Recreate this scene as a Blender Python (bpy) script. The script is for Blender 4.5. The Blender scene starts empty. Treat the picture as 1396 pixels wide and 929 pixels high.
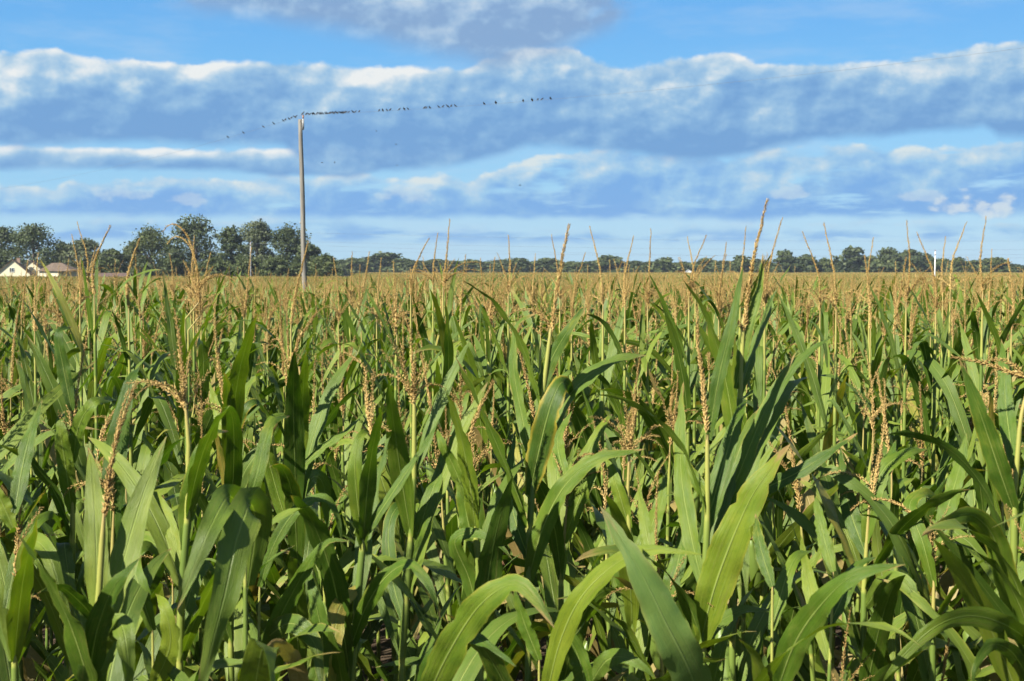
import bpy, math, random, os
import numpy as np
from mathutils import Vector, Matrix, Euler

PI = math.pi
C = bpy.context.scene.collection
scene = bpy.context.scene

# ------------------------------------------------------------------ camera
FPX = 1800.0                       # focal length in photo pixels
EYE = 2.5                          # eye height above the near ground
HOR = 368.0                        # photo row of the horizon
PITCH = math.atan((464.5 - HOR) / FPX)
cam = bpy.data.cameras.new('camera')
cam.sensor_width = 36.0
cam.lens = FPX / 1396.0 * 36.0
cam.clip_start = 0.05
cam.clip_end = 12000
cam.dof.use_dof = True
cam.dof.focus_distance = 6.0
cam.dof.aperture_fstop = 11.0
camo = bpy.data.objects.new('camera', cam)
C.objects.link(camo)
camo.location = (0, 0, EYE)
camo.rotation_euler = (PI / 2 - PITCH, 0, 0)
scene.camera = camo

# ------------------------------------------------------------------ light
EXPO = 1.6
SUN_EL = math.radians(39)
SUN_AZ = math.radians(-134)        # compass-like, from +Y towards +X : behind the camera, left
sl = bpy.data.lights.new('sun', 'SUN')
sl.energy = 5.0
sl.angle = math.radians(0.53)
sl.color = (1.0, 0.93, 0.80)
so = bpy.data.objects.new('sun', sl)
C.objects.link(so)
sd = Vector((math.sin(SUN_AZ) * math.cos(SUN_EL), math.cos(SUN_AZ) * math.cos(SUN_EL), math.sin(SUN_EL)))
so.rotation_euler = sd.to_track_quat('Z', 'Y').to_euler()
so.location = (-20, -30, 30)

# colour management
scene.view_settings.view_transform = 'Standard'
scene.view_settings.look = 'None'
scene.view_settings.gamma = 1
scene.view_settings.exposure = EXPO
scene.view_settings.use_curve_mapping = False
scene.render.engine = 'CYCLES'
cy = scene.cycles
cy.max_bounces = 6
cy.diffuse_bounces = 2
cy.glossy_bounces = 2
cy.transmission_bounces = 4
cy.transparent_max_bounces = 8
cy.use_adaptive_sampling = True
cy.adaptive_threshold = 0.02
cy.use_denoising = True


# ------------------------------------------------------------------ node helper
class NT:
    def __init__(s, tree):
        s.t = tree
        s.n = tree.nodes
        s.l = tree.links

    def put(s, sock, v):
        if v is None:
            return
        if hasattr(v, 'is_output'):
            s.l.new(v, sock)
        else:
            sock.default_value = v

    def m(s, op, a, b=None, c=None, clamp=False):
        n = s.n.new('ShaderNodeMath')
        n.operation = op
        n.use_clamp = clamp
        s.put(n.inputs[0], a)
        s.put(n.inputs[1], b)
        s.put(n.inputs[2], c)
        return n.outputs[0]

    def add(s, a, b): return s.m('ADD', a, b)
    def sub(s, a, b): return s.m('SUBTRACT', a, b)
    def mul(s, a, b): return s.m('MULTIPLY', a, b)
    def div(s, a, b): return s.m('DIVIDE', a, b)
    def mx(s, a, b): return s.m('MAXIMUM', a, b)
    def mn(s, a, b): return s.m('MINIMUM', a, b)

    def ss(s, v, lo, hi, a=0.0, b=1.0):
        n = s.n.new('ShaderNodeMapRange')
        n.interpolation_type = 'SMOOTHSTEP'
        s.put(n.inputs['Value'], v)
        s.put(n.inputs['From Min'], lo)
        s.put(n.inputs['From Max'], hi)
        s.put(n.inputs['To Min'], a)
        s.put(n.inputs['To Max'], b)
        return n.outputs[0]

    def vec(s, x, y, z=0.0):
        n = s.n.new('ShaderNodeCombineXYZ')
        s.put(n.inputs[0], x); s.put(n.inputs[1], y); s.put(n.inputs[2], z)
        return n.outputs[0]

    def noise(s, v, scale=1.0, detail=4.0, rough=0.55, dist=0.0):
        n = s.n.new('ShaderNodeTexNoise')
        s.put(n.inputs['Vector'], v)
        n.inputs['Scale'].default_value = scale
        n.inputs['Detail'].default_value = detail
        n.inputs['Roughness'].default_value = rough
        n.inputs['Distortion'].default_value = dist
        return n.outputs[0]

    def mix(s, f, a, b, mode='MIX'):
        n = s.n.new('ShaderNodeMix')
        n.data_type = 'RGBA'
        n.blend_type = mode
        s.put(n.inputs[0], f)
        for i, v in ((6, a), (7, b)):
            if isinstance(v, (tuple, list)):
                v = tuple(v) + (1.0,) if len(v) == 3 else tuple(v)
            s.put(n.inputs[i], v)
        return n.outputs[2]

    def ramp(s, f, stops):
        n = s.n.new('ShaderNodeValToRGB')
        s.put(n.inputs[0], f)
        el = n.color_ramp.elements
        while len(el) < len(stops):
            el.new(0.5)
        for e, (p, c) in zip(el, stops):
            e.position = p
            e.color = tuple(c) + (1,)
        return n.outputs[0]

    def attr(s, name, out='Fac'):
        n = s.n.new('ShaderNodeAttribute')
        n.attribute_name = name
        return n.outputs[out]


def srgb(r, g, b):
    f = lambda c: (c / 255 / 12.92) if c / 255 <= 0.04045 else ((c / 255 + 0.055) / 1.055) ** 2.4
    return (f(r), f(g), f(b))


# ------------------------------------------------------------------ world: sky with cloud layers
def build_world():
    w = bpy.data.worlds.new('World')
    scene.world = w
    w.use_nodes = True
    t = w.node_tree
    t.nodes.clear()
    k = NT(t)
    out = t.nodes.new('ShaderNodeOutputWorld')
    bg = t.nodes.new('ShaderNodeBackground')
    SKY = 0.05
    bg.inputs['Strength'].default_value = SKY
    GAIN = 1 / SKY / 2 ** EXPO
    t.links.new(bg.outputs[0], out.inputs[0])
    sky = t.nodes.new('ShaderNodeTexSky')
    sky.sky_type = 'NISHITA'
    sky.sun_disc = False
    sky.sun_elevation = SUN_EL
    sky.sun_rotation = SUN_AZ % (2 * PI)
    sky.altitude = 200
    sky.air_density = 1.0
    sky.dust_density = 0.3
    sky.ozone_density = 2.0
    tc = t.nodes.new('ShaderNodeTexCoord')
    sp = t.nodes.new('ShaderNodeSeparateXYZ')
    t.links.new(tc.outputs['Generated'], sp.inputs[0])
    x, y, z = sp.outputs
    U = k.mul(k.m('ARCTAN2', x, y), 18.6)        # across, 1 unit about 3.2 degrees
    V = k.mul(k.m('ARCSINE', z), 18.0)           # up from the horizon
    # cloud relief: the same noise sampled a little towards the light
    def relief(su, sv, off, detail=7, rough=0.55, du=-0.10, dv=0.10, dist=0.0):
        a_ = k.noise(k.vec(k.mul(U, su), k.mul(V, sv), off), 1.0, detail, rough, dist)
        b_ = k.noise(k.vec(k.mul(k.add(U, du), su), k.mul(k.add(V, dv), sv), off), 1.0, detail, rough, dist)
        return a_, k.sub(a_, b_)
    big, rbig = relief(0.85, 1.25, 3.7, 5, 0.45, -0.22, 0.2)
    puff, rpuff = relief(2.0, 2.5, 9.1, 7, 0.52, -0.08, 0.11)
    fine, rfine = relief(4.0, 7.5, 1.3, 4, 0.5, -0.05, 0.05)
    pz = k.sub(puff, 0.5); bz = k.sub(big, 0.5); fz = k.sub(fine, 0.5)

    def curve(pts):
        """a height over the horizon along U, from photo-like (column, row) pairs"""
        f_ = k.div(k.add(U, 9.0), 18.0)
        st = [(min(1, max(0, ((X_ - 698) / 100 + 9) / 18)), ((368 - Y_) / 400,) * 3) for X_, Y_ in pts]
        return k.mul(k.m('MULTIPLY', k.ramp(f_, st), 1.0), 4.0)

    def bank(bot, top, wob=1.0, sb=0.10, st=0.07, bright=1.0, cols=None, contrast=1.0):
        b_ = k.add(curve(bot), k.mul(bz, 0.16 * wob))
        t_ = k.add(curve(top), k.add(k.mul(bz, 0.30 * wob), k.add(k.mul(pz, 0.42 * wob), k.mul(fz, 0.10))))
        dt = k.sub(t_, V)
        db = k.add(k.sub(V, b_), k.add(k.mul(pz, 0.14), k.mul(fz, 0.05)))
        m_ = k.mul(k.ss(dt, -0.02, st), k.ss(db, -0.03, sb))
        h_ = k.m('DIVIDE', k.sub(V, b_), k.mx(k.sub(curve(top), curve(bot)), 0.15), clamp=True)
        lit = k.add(k.mul(k.ss(h_, -0.1, 1.05), 0.52 * bright), k.add(k.mul(rpuff, 0.95 * contrast), k.add(k.mul(rbig, 1.5 * contrast), k.mul(rfine, 0.3 * contrast))))
        lit = k.add(lit, k.add(k.mul(k.ss(dt, 0.22, 0.0), 0.26 * bright), k.mul(pz, 0.35)))
        c_ = k.ramp(lit, cols or [(0.0, srgb(116, 163, 214)), (0.25, srgb(131, 176, 220)), (0.48, srgb(152, 192, 226)),
                                 (0.7, srgb(186, 212, 231)), (1.0, srgb(238, 241, 240))])
        return m_, c_
    LOWC = [(0.0, srgb(118, 170, 228)), (0.25, srgb(134, 182, 230)), (0.5, srgb(156, 199, 233)), (0.8, srgb(190, 215, 232)), (1.0, srgb(220, 230, 230))]
    mD0, colD = bank([(-200, 338), (300, 330), (700, 334), (1000, 336), (1400, 330), (1600, 330)],
                    [(-200, 308), (200, 300), (520, 296), (800, 312), (1100, 306), (1400, 300), (1600, 300)], 0.7, 0.12, 0.12, 0.9, LOWC)
    mC0, colC = bank([(-200, 302), (300, 300), (700, 300), (1000, 303), (1400, 298), (1600, 298)],
                    [(-200, 262), (0, 258), (80, 262), (180, 254), (300, 246), (430, 244), (560, 240), (640, 244), (720, 214), (850, 206), (1000, 212), (1150, 206), (1400, 208), (1600, 210)],
                    0.9, 0.10, 0.06, 1.0, LOWC, 1.4)
    brk = k.noise(k.vec(k.mul(U, 0.8), k.mul(V, 4.2), 44.0), 1.0, 6, 0.55, 0.3)
    mC = k.mul(mC0, k.ss(brk, 0.30, 0.46)); mD = k.mul(mD0, k.ss(brk, 0.42, 0.58))
    # small bright heaps standing low
    def heap(X_, Y_, rx, ry):
        e = k.add(k.m('POWER', k.m('ABSOLUTE', k.div(k.sub(U, (X_ - 698) / 100), rx / 100)), 2.0), k.m('POWER', k.m('ABSOLUTE', k.div(k.sub(V, (368 - Y_) / 100), ry / 100)), 2.0))
        return k.ss(k.sub(k.add(e, 0.0), k.add(k.mul(pz, 6.0), k.mul(fz, 3.0))), 1.2, 0.1)
    mH = heap(1330, 284, 48, 17)
    for a_ in ((165, 270, 46, 13), (250, 276, 26, 10), (552, 263, 50, 15), (1080, 266, 26, 9), (1250, 272, 34, 7)):
        mH = k.mx(mH, k.mul(heap(*a_), 0.45))
    mS, colS = bank([(-200, 246), (0, 243), (130, 240), (300, 238), (420, 246), (470, 246), (520, 232), (600, 215), (1600, 215)],
                    [(-200, 205), (0, 210), (115, 212), (300, 208), (420, 205), (520, 205), (600, 215), (1600, 215)], 0.35, 0.08, 0.05, 1.15)
    mB, colB = bank([(-200, 212), (60, 216), (180, 206), (380, 208), (420, 236), (520, 240), (640, 228), (720, 206), (850, 214), (960, 230), (1050, 214), (1130, 200), (1330, 192), (1350, 206), (1600, 206)],
                    [(-200, 92), (0, 98), (90, 86), (150, 100), (400, 92), (560, 98), (640, 96), (720, 68), (780, 72), (860, 98), (910, 90), (1000, 80), (1040, 100), (1200, 96), (1320, 84), (1400, 76), (1600, 72)],
                    0.6, 0.14, 0.06, 1.05, None, 1.15)
    # ---- upper cloud A: greyer underside
    wA = k.mul(k.ss(k.add(U, k.mul(pz, 1.8)), -4.9, -4.1), k.ss(k.add(U, k.mul(pz, 1.6)), 1.75, 1.15))
    mA, colA = bank([(-200, 34), (235, 42), (300, 46), (380, 58), (470, 68), (560, 88), (620, 100), (690, 114), (740, 98), (800, 76), (850, 60), (1000, 44), (1600, 34)],
                    [(-200, -60), (1600, -60)], 0.7, 0.38, 0.1, 0.85,
                    [(0.0, srgb(138, 168, 206)), (0.25, srgb(156, 185, 216)), (0.5, srgb(182, 204, 225)), (0.8, srgb(208, 221, 231)), (1.0, srgb(226, 233, 237))], 1.5)
    mA = k.mul(mA, wA)
    cirr = k.noise(k.vec(k.mul(U, 0.5), k.mul(V, 2.2), 31.0), 1.0, 6, 0.6)
    # ---- the rest of the dome, out of frame
    up = k.noise(tc.outputs['Generated'], 5.0, 6, 0.6)
    mU = k.mul(k.ss(up, 0.48, 0.62), k.ss(V, 4.4, 6.0))
    mU2 = k.mul(mU, 0.8)
    # clear-sky colour: nishita tinted towards the camera's saturated blue
    base = k.mix(1.0, sky.outputs[0], (1.0, 1.0, 1.0), 'MULTIPLY')
    grad = k.ramp(k.ss(V, 0.0, 4.0), [(0.0, srgb(158, 205, 238)), (0.2, srgb(140, 200, 240)), (0.65, srgb(112, 188, 243)),
                                     (1.0, srgb(92, 172, 240))])
    g2 = k.mix(1.0, grad, (GAIN,) * 3, 'MULTIPLY')
    infr = k.ss(V, 9.0, 4.5)
    base = k.mix(k.mul(infr, 0.85), base, g2)
    def lay(cur, m, col):
        c2 = k.mix(1.0, col, (GAIN,) * 3, 'MULTIPLY')
        return k.mix(m, cur, c2)
    cur = lay(base, k.mul(k.mul(k.ss(cirr, 0.45, 0.75), k.ss(V, 4.2, 3.4)), 0.30), srgb(190, 214, 236))
    cur = lay(cur, k.mul(mD, 0.80), colD)
    cur = lay(cur, k.mul(mC, 0.90), colC)
    cur = lay(cur, k.mul(mS, 0.95), colS)
    cur = lay(cur, k.mul(mH, 0.70), srgb(222, 231, 232))
    cur = lay(cur, k.mul(mB, 0.97), colB)
    cur = lay(cur, k.mul(mA, 0.86), colA)
    cur = lay(cur, mU2, srgb(190, 205, 225))
    t.links.new(cur, bg.inputs['Color'])


build_world()


# ------------------------------------------------------------------ geometry helpers
def world_pt(X, Y, d):
    """photo pixel and forward distance -> a point in the place"""
    a = (X - 698.0) / FPX
    b = (464.5 - Y) / FPX
    cp, sp_ = math.cos(PITCH), math.sin(PITCH)
    fy = cp + b * sp_
    fz = -sp_ + b * cp
    s = d / fy
    return np.array((a * s, d, EYE + fz * s))


def smooth01(t):
    t = min(1.0, max(0.0, t))
    return t * t * (3 - 2 * t)


def ground_z(x, y):
    return -0.95 * smooth01((y - 14) / 48.0)


def tag(o, label=None, cat=None, group=None, kind=None):
    if label: o['label'] = label
    if cat: o['category'] = cat
    if group: o['group'] = group
    if kind: o['kind'] = kind
    return o


def empty(name, loc, rz=0.0, tilt=(0, 0)):
    o = bpy.data.objects.new(name, None)
    o.location = loc
    o.rotation_euler = (tilt[0], tilt[1], rz)
    o.empty_display_size = 0.1
    C.objects.link(o)
    return o


class MB:
    """collects vertices / faces / uv / tone"""
    def __init__(s):
        s.v = []; s.f = []; s.uv = []; s.tone = []; s.mi = []; s.n = 0

    def put(s, v, f, uv=None, tone=0.0, mi=0):
        v = np.asarray(v, float)
        s.v.append(v)
        f = np.asarray(f, int)
        s.f.extend((f + s.n).tolist())
        s.uv.append(np.zeros((len(v), 2)) if uv is None else np.asarray(uv, float))
        s.tone.append(np.full(len(v), tone) if np.isscalar(tone) else np.asarray(tone, float))
        s.mi.extend([mi] * len(f))
        s.n += len(v)

    def merge(s, o, M=None):
        for v, uv, tn in zip(o.v, o.uv, o.tone):
            vv = v
            if M is not None:
                vv = v @ M[:3, :3].T + M[:3, 3]
            s.v.append(vv); s.uv.append(uv); s.tone.append(tn)
        s.f.extend([[i + s.n for i in f] for f in o.f])
        s.mi.extend(o.mi)
        s.n += o.n

    def mesh(s, name, mats, smooth=True):
        me = bpy.data.meshes.new(name)
        v = np.concatenate(s.v) if s.v else np.zeros((0, 3))
        me.from_pydata(v.tolist(), [], s.f)
        uv = np.concatenate(s.uv)
        tn = np.concatenate(s.tone)
        lay = me.uv_layers.new(name='UVMap')
        li = np.empty(len(me.loops), dtype=np.int32)
        me.loops.foreach_get('vertex_index', li)
        lay.data.foreach_set('uv', uv[li].astype(np.float32).ravel())
        a = me.attributes.new('tone', 'FLOAT', 'POINT')
        a.data.foreach_set('value', tn.astype(np.float32))
        if not isinstance(mats, (list, tuple)):
            mats = [mats]
        for m_ in mats:
            me.materials.append(m_)
        me.polygons.foreach_set('material_index', np.array(s.mi, dtype=np.int32))
        if smooth:
            me.polygons.foreach_set('use_smooth', np.ones(len(me.polygons), dtype=bool))
        me.update()
        return me

    def obj(s, name, mats, parent=None, smooth=True):
        o = bpy.data.objects.new(name, s.mesh(name, mats, smooth))
        C.objects.link(o)
        o.parent = parent
        return o


def box(mb, c, sx, sy, sz, rz=0.0, mi=0):
    p = np.array([(i, j, k_) for i in (-.5, .5) for j in (-.5, .5) for k_ in (-.5, .5)]) * (sx, sy, sz)
    cr, sr = math.cos(rz), math.sin(rz)
    q = p.copy()
    q[:, 0] = p[:, 0] * cr - p[:, 1] * sr
    q[:, 1] = p[:, 0] * sr + p[:, 1] * cr
    mb.put(q + np.array(c), [(0, 1, 3, 2), (4, 6, 7, 5), (0, 4, 5, 1), (2, 3, 7, 6), (0, 2, 6, 4), (1, 5, 7, 3)], mi=mi)


def frame_axes(T):
    T = T / np.linalg.norm(T)
    a = np.array((0, 0, 1.0)) if abs(T[2]) < 0.9 else np.array((1.0, 0, 0))
    s_ = np.cross(T, a); s_ /= np.linalg.norm(s_)
    return T, s_, np.cross(s_, T)


def tube(mb, P, R, n=8, tone=0.0, cap=True, mi=0):
    P = np.asarray(P, float)
    R = np.broadcast_to(np.asarray(R, float), (len(P),))
    ang = np.arange(n) * 2 * PI / n
    V = []; UV = []
    ref = None
    Ls = np.concatenate([[0], np.cumsum(np.linalg.norm(np.diff(P, axis=0), axis=1))])
    for i in range(len(P)):
        a = P[min(i + 1, len(P) - 1)] - P[max(i - 1, 0)]
        a = a / (np.linalg.norm(a) + 1e-12)
        if ref is None:
            _, ref, _ = frame_axes(a)
        s_ = ref - a * np.dot(ref, a)
        s_ /= np.linalg.norm(s_) + 1e-12
        ref = s_
        b = np.cross(a, s_)
        for j in range(n):
            V.append(P[i] + R[i] * (math.cos(ang[j]) * s_ + math.sin(ang[j]) * b))
            UV.append((j / n, Ls[i]))
    F = []
    for i in range(len(P) - 1):
        for j in range(n):
            j2 = (j + 1) % n
            F.append((i * n + j, i * n + j2, (i + 1) * n + j2, (i + 1) * n + j))
    mb.put(V, F, UV, tone, mi)
    if cap:
        mb.f.append([mb.n - n + j for j in range(n)]); mb.mi.append(mi)
        mb.f.append([mb.n - len(V) + j for j in range(n)][::-1]); mb.mi.append(mi)


def spline(pts, n):
    """Catmull-Rom resample"""
    P = np.asarray(pts, float)
    if len(P) == 2:
        return P[0] + (P[1] - P[0]) * np.linspace(0, 1, n)[:, None]
    A = np.vstack([2 * P[0] - P[1], P, 2 * P[-1] - P[-2]])
    L = np.linalg.norm(np.diff(P, axis=0), axis=1)
    cs = np.concatenate([[0], np.cumsum(L)])
    out = []
    for s_ in np.linspace(0, cs[-1], n):
        i = min(len(P) - 2, int(np.searchsorted(cs, s_, side='right') - 1))
        t = (s_ - cs[i]) / L[i]
        p0, p1, p2, p3 = A[i], A[i + 1], A[i + 2], A[i + 3]
        out.append(0.5 * ((2 * p1) + (-p0 + p2) * t + (2 * p0 - 5 * p1 + 4 * p2 - p3) * t * t + (-p0 + 3 * p1 - 3 * p2 + p3) * t ** 3))
    return np.array(out)


# ------------------------------------------------------------------ materials
def new_mat(name):
    m = bpy.data.materials.new(name)
    m.use_nodes = True
    t = m.node_tree
    t.nodes.clear()
    k = NT(t)
    out = t.nodes.new('ShaderNodeOutputMaterial')
    return m, k, out


def princ(k, col, rough=0.6, spec=0.5, bump=None, bstr=0.3, bdist=0.01):
    p = k.n.new('ShaderNodeBsdfPrincipled')
    k.put(p.inputs['Base Color'], col if hasattr(col, 'is_output') else tuple(col) + (1,))
    k.put(p.inputs['Roughness'], rough)
    k.put(p.inputs['Specular IOR Level'], spec)
    if bump is not None:
        b = k.n.new('ShaderNodeBump')
        b.inputs['Strength'].default_value = bstr
        b.inputs['Distance'].default_value = bdist
        k.put(b.inputs['Height'], bump)
        k.l.new(b.outputs[0], p.inputs['Normal'])
    return p


def simple_mat(name, col, rough=0.7, spec=0.3, var=0.25, scale=6.0, detail=5):
    m, k, out = new_mat(name)
    tc = k.n.new('ShaderNodeTexCoord')
    nz = k.noise(tc.outputs['Object'], scale, detail)
    c = k.mix(k.ss(nz, 0.3, 0.7), tuple(v * (1 - var) for v in col), tuple(min(1, v * (1 + var)) for v in col))
    p = princ(k, c, rough, spec, nz, 0.2)
    k.l.new(p.outputs[0], out.inputs[0])
    return m


def leaf_material():
    m, k, out = new_mat('maize_leaf')
    uvn = k.n.new('ShaderNodeUVMap'); uvn.uv_map = 'UVMap'
    s = k.n.new('ShaderNodeSeparateXYZ'); k.l.new(uvn.outputs[0], s.inputs[0])
    u, v = s.outputs[0], s.outputs[1]
    tone = k.attr('tone')
    oi = k.n.new('ShaderNodeObjectInfo')
    r = k.m('FRACT', k.add(tone, k.mul(oi.outputs['Random'], 3.17)))
    r2 = k.m('FRACT', k.mul(r, 7.31))
    r3 = k.m('FRACT', k.mul(r, 23.7))
    off = k.mul(r, 57.0)
    n1 = k.noise(k.vec(k.mul(u, 1.6), k.mul(v, 5.0), off), 1.0, 4, 0.6)
    n2 = k.noise(k.vec(k.mul(u, 9.0), k.mul(v, 40.0), off), 1.0, 4, 0.65)
    nv = k.noise(k.vec(k.mul(u, 55.0), k.mul(v, 3.0), off), 1.0, 2, 0.5)       # lengthwise veins
    a = k.m('ABSOLUTE', k.sub(u, 0.5))
    rib = k.ss(a, 0.036, 0.012)
    edge = k.ss(a, 0.40, 0.50)
    g = k.ramp(k.add(k.mul(r2, 0.75), k.mul(k.sub(n1, 0.5), 0.7)),
               [(0.0, (0.0300, 0.0650, 0.0055)), (0.3, (0.0559, 0.1018, 0.0071)), (0.55, (0.0874, 0.1313, 0.0088)), (0.8, (0.1288, 0.1660, 0.0121)),
                (1.0, (0.1826, 0.1917, 0.0198))])
    # veins: a little lighter and darker stripes
    g = k.mix(k.mul(k.ss(nv, 0.45, 0.75), 0.35), g, (0.1075, 0.1622, 0.0329))
    g = k.mix(k.mul(k.ss(nv, 0.5, 0.25), 0.30), g, (0.0250, 0.0664, 0.0082))
    # yellowing towards edges and tip on some leaves
    yel = k.mul(k.ss(r3, 0.45, 0.95), k.ss(k.add(k.mul(edge, 0.5), k.add(k.mul(v, 0.5), k.mul(k.sub(n1, 0.5), 1.6))), 0.35, 0.95))
    g = k.mix(k.mul(yel, 0.75), g, (0.1932, 0.1844, 0.0246))
    g = k.mix(k.mul(k.ss(r2, 0.972, 0.985), k.ss(n1, 0.25, 0.6)), g, (0.2578, 0.1991, 0.0410))
    # rusty speckle
    spk = k.mul(k.ss(n2, 0.66, 0.74), k.ss(r3, 0.2, 0.8))
    g = k.mix(k.mul(spk, 0.5), g, (0.1432, 0.1105, 0.0275))
    n4 = k.noise(k.vec(k.mul(u, 4.0), k.mul(v, 16.0), k.add(off, 9.0)), 1.0, 5, 0.7)
    g = k.mix(k.mul(k.ss(n4, 0.5, 0.72), 0.34), g, (0.1218, 0.1364, 0.0275))
    g = k.mix(k.mul(k.ss(n4, 0.48, 0.3), 0.3), g, (0.0250, 0.0627, 0.0088))
    # dried margin / tip
    dry = k.ss(k.add(v, k.add(k.mul(edge, 0.06), k.add(k.mul(k.sub(n1, 0.5), 0.30), k.mul(r3, 0.10)))), 1.0, 1.06)
    g = k.mix(dry, g, (0.2147, 0.1475, 0.0548))
    g = k.mix(k.mul(rib, k.ss(v, 0.98, 0.3, 0.0, 0.82)), g, (0.2004, 0.2508, 0.0657))
    # brownish streaks running along the blade
    ns = k.noise(k.vec(k.mul(u, 13.0), k.mul(v, 1.6), k.add(off, 3.0)), 1.0, 4, 0.6)
    g = k.mix(k.mul(k.ss(ns, 0.56, 0.72), 0.42), g, (0.1285, 0.1204, 0.0350))
    g = k.mix(k.mul(k.ss(ns, 0.42, 0.28), 0.30), g, (0.0523, 0.1108, 0.0158))
    blue = k.m('COMPARE', tone, 2.5, 0.5)
    g = k.mix(k.mul(blue, 0.42), g, (0.0590, 0.1137, 0.0541))
    yedge = k.m('COMPARE', tone, 3.5, 0.5)
    g = k.mix(k.mul(yedge, k.mul(k.ss(k.add(a, k.mul(k.sub(n1, 0.5), 0.25)), 0.33, 0.48), 0.55)), g, (0.3426, 0.2504, 0.0306))
    dead = k.m('COMPARE', tone, 1.5, 0.499)
    g = k.mix(k.mul(dead, k.ss(k.add(n1, k.mul(v, 0.5)), 0.2, 0.7, 0.5, 1.0)), g, k.mix(n2, (0.1432, 0.0959, 0.0329), (0.3007, 0.2286, 0.0877)))
    geo = k.n.new('ShaderNodeNewGeometry')
    g_back = k.mix(0.2, g, (0.1288, 0.1660, 0.0384))
    gc = k.mix(geo.outputs['Backfacing'], g, g_back)
    hgt = k.add(k.mul(nv, 0.6), k.add(k.mul(n2, 0.4), k.mul(rib, 1.2)))
    p = princ(k, gc, k.add(0.36, k.mul(n1, 0.24)), 0.26, hgt, 0.6, 0.003)
    tr = k.n.new('ShaderNodeBsdfTranslucent')
    tcol = k.mix(1.0, gc, (1.5226, 1.8301, 0.4370), 'MULTIPLY')
    k.l.new(tcol, tr.inputs[0])
    ms = k.n.new('ShaderNodeMixShader'); ms.inputs[0].default_value = 0.22
    k.l.new(p.outputs[0], ms.inputs[1]); k.l.new(tr.outputs[0], ms.inputs[2])
    k.l.new(ms.outputs[0], out.inputs[0])
    return m


def stalk_material():
    m, k, out = new_mat('maize_stalk')
    uvn = k.n.new('ShaderNodeUVMap'); uvn.uv_map = 'UVMap'
    s = k.n.new('ShaderNodeSeparateXYZ'); k.l.new(uvn.outputs[0], s.inputs[0])
    tone = k.attr('tone')
    n1 = k.noise(k.vec(k.mul(s.outputs[0], 30.0), k.mul(s.outputs[1], 6.0), 2.0), 1.0, 4)
    # tone 0: sheath green, 0.5: pale stalk yellow-green, 1: tan peduncle
    c = k.ramp(k.add(tone, k.mul(k.sub(n1, 0.5), 0.22)),
               [(0.0, (0.0605, 0.1028, 0.0170)), (0.3, (0.1028, 0.1452, 0.0242)), (0.5, (0.1935, 0.2177, 0.0423)), (0.75, (0.2540, 0.2177, 0.0665)),
                (1.0, (0.2722, 0.1875, 0.0847))])
    p = princ(k, c, 0.45, 0.4, n1, 0.3, 0.002)
    k.l.new(p.outputs[0], out.inputs[0])
    return m


def tassel_material():
    m, k, out = new_mat('maize_tassel')
    tone = k.attr('tone')
    oi = k.n.new('ShaderNodeObjectInfo')
    r = k.m('FRACT', k.add(tone, k.mul(k.sub(oi.outputs['Random'], 0.5), 0.35)))
    c = k.ramp(r, [(0.0, (0.1436, 0.0813, 0.0265)), (0.3, (0.2681, 0.1709, 0.0547)), (0.6, (0.3926, 0.2726, 0.0952)), (1.0, (0.5171, 0.3881, 0.1588))])
    p = princ(k, c, 0.65, 0.25)
    tr = k.n.new('ShaderNodeBsdfTranslucent'); k.l.new(c, tr.inputs[0])
    ms = k.n.new('ShaderNodeMixShader'); ms.inputs[0].default_value = 0.2
    k.l.new(p.outputs[0], ms.inputs[1]); k.l.new(tr.outputs[0], ms.inputs[2])
    k.l.new(ms.outputs[0], out.inputs[0])
    return m


def crown_material(name, dark, light):
    m, k, out = new_mat(name)
    tone = k.attr('tone')
    tc = k.n.new('ShaderNodeTexCoord')
    nz = k.noise(tc.outputs['Object'], 0.45, 4)
    c = k.mix(k.m('MULTIPLY', k.add(tone, k.sub(nz, 0.5)), 1.0, clamp=True), dark, light)
    p = princ(k, c, 0.6, 0.25)
    tr = k.n.new('ShaderNodeBsdfTranslucent'); k.l.new(c, tr.inputs[0])
    ms = k.n.new('ShaderNodeMixShader'); ms.inputs[0].default_value = 0.25
    k.l.new(p.outputs[0], ms.inputs[1]); k.l.new(tr.outputs[0], ms.inputs[2])
    k.l.new(ms.outputs[0], out.inputs[0])
    return m


def wood_material(name, a, b):
    m, k, out = new_mat(name)
    tc = k.n.new('ShaderNodeTexCoord')
    mp = k.n.new('ShaderNodeMapping'); mp.inputs['Scale'].default_value = (14, 14, 0.6)
    k.l.new(tc.outputs['Object'], mp.inputs[0])
    nz = k.noise(mp.outputs[0], 1.0, 6, 0.65)
    c = k.mix(k.ss(nz, 0.3, 0.7), a, b)
    p = princ(k, c, 0.85, 0.15, nz, 0.6, 0.02)
    k.l.new(p.outputs[0], out.inputs[0])
    return m


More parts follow.
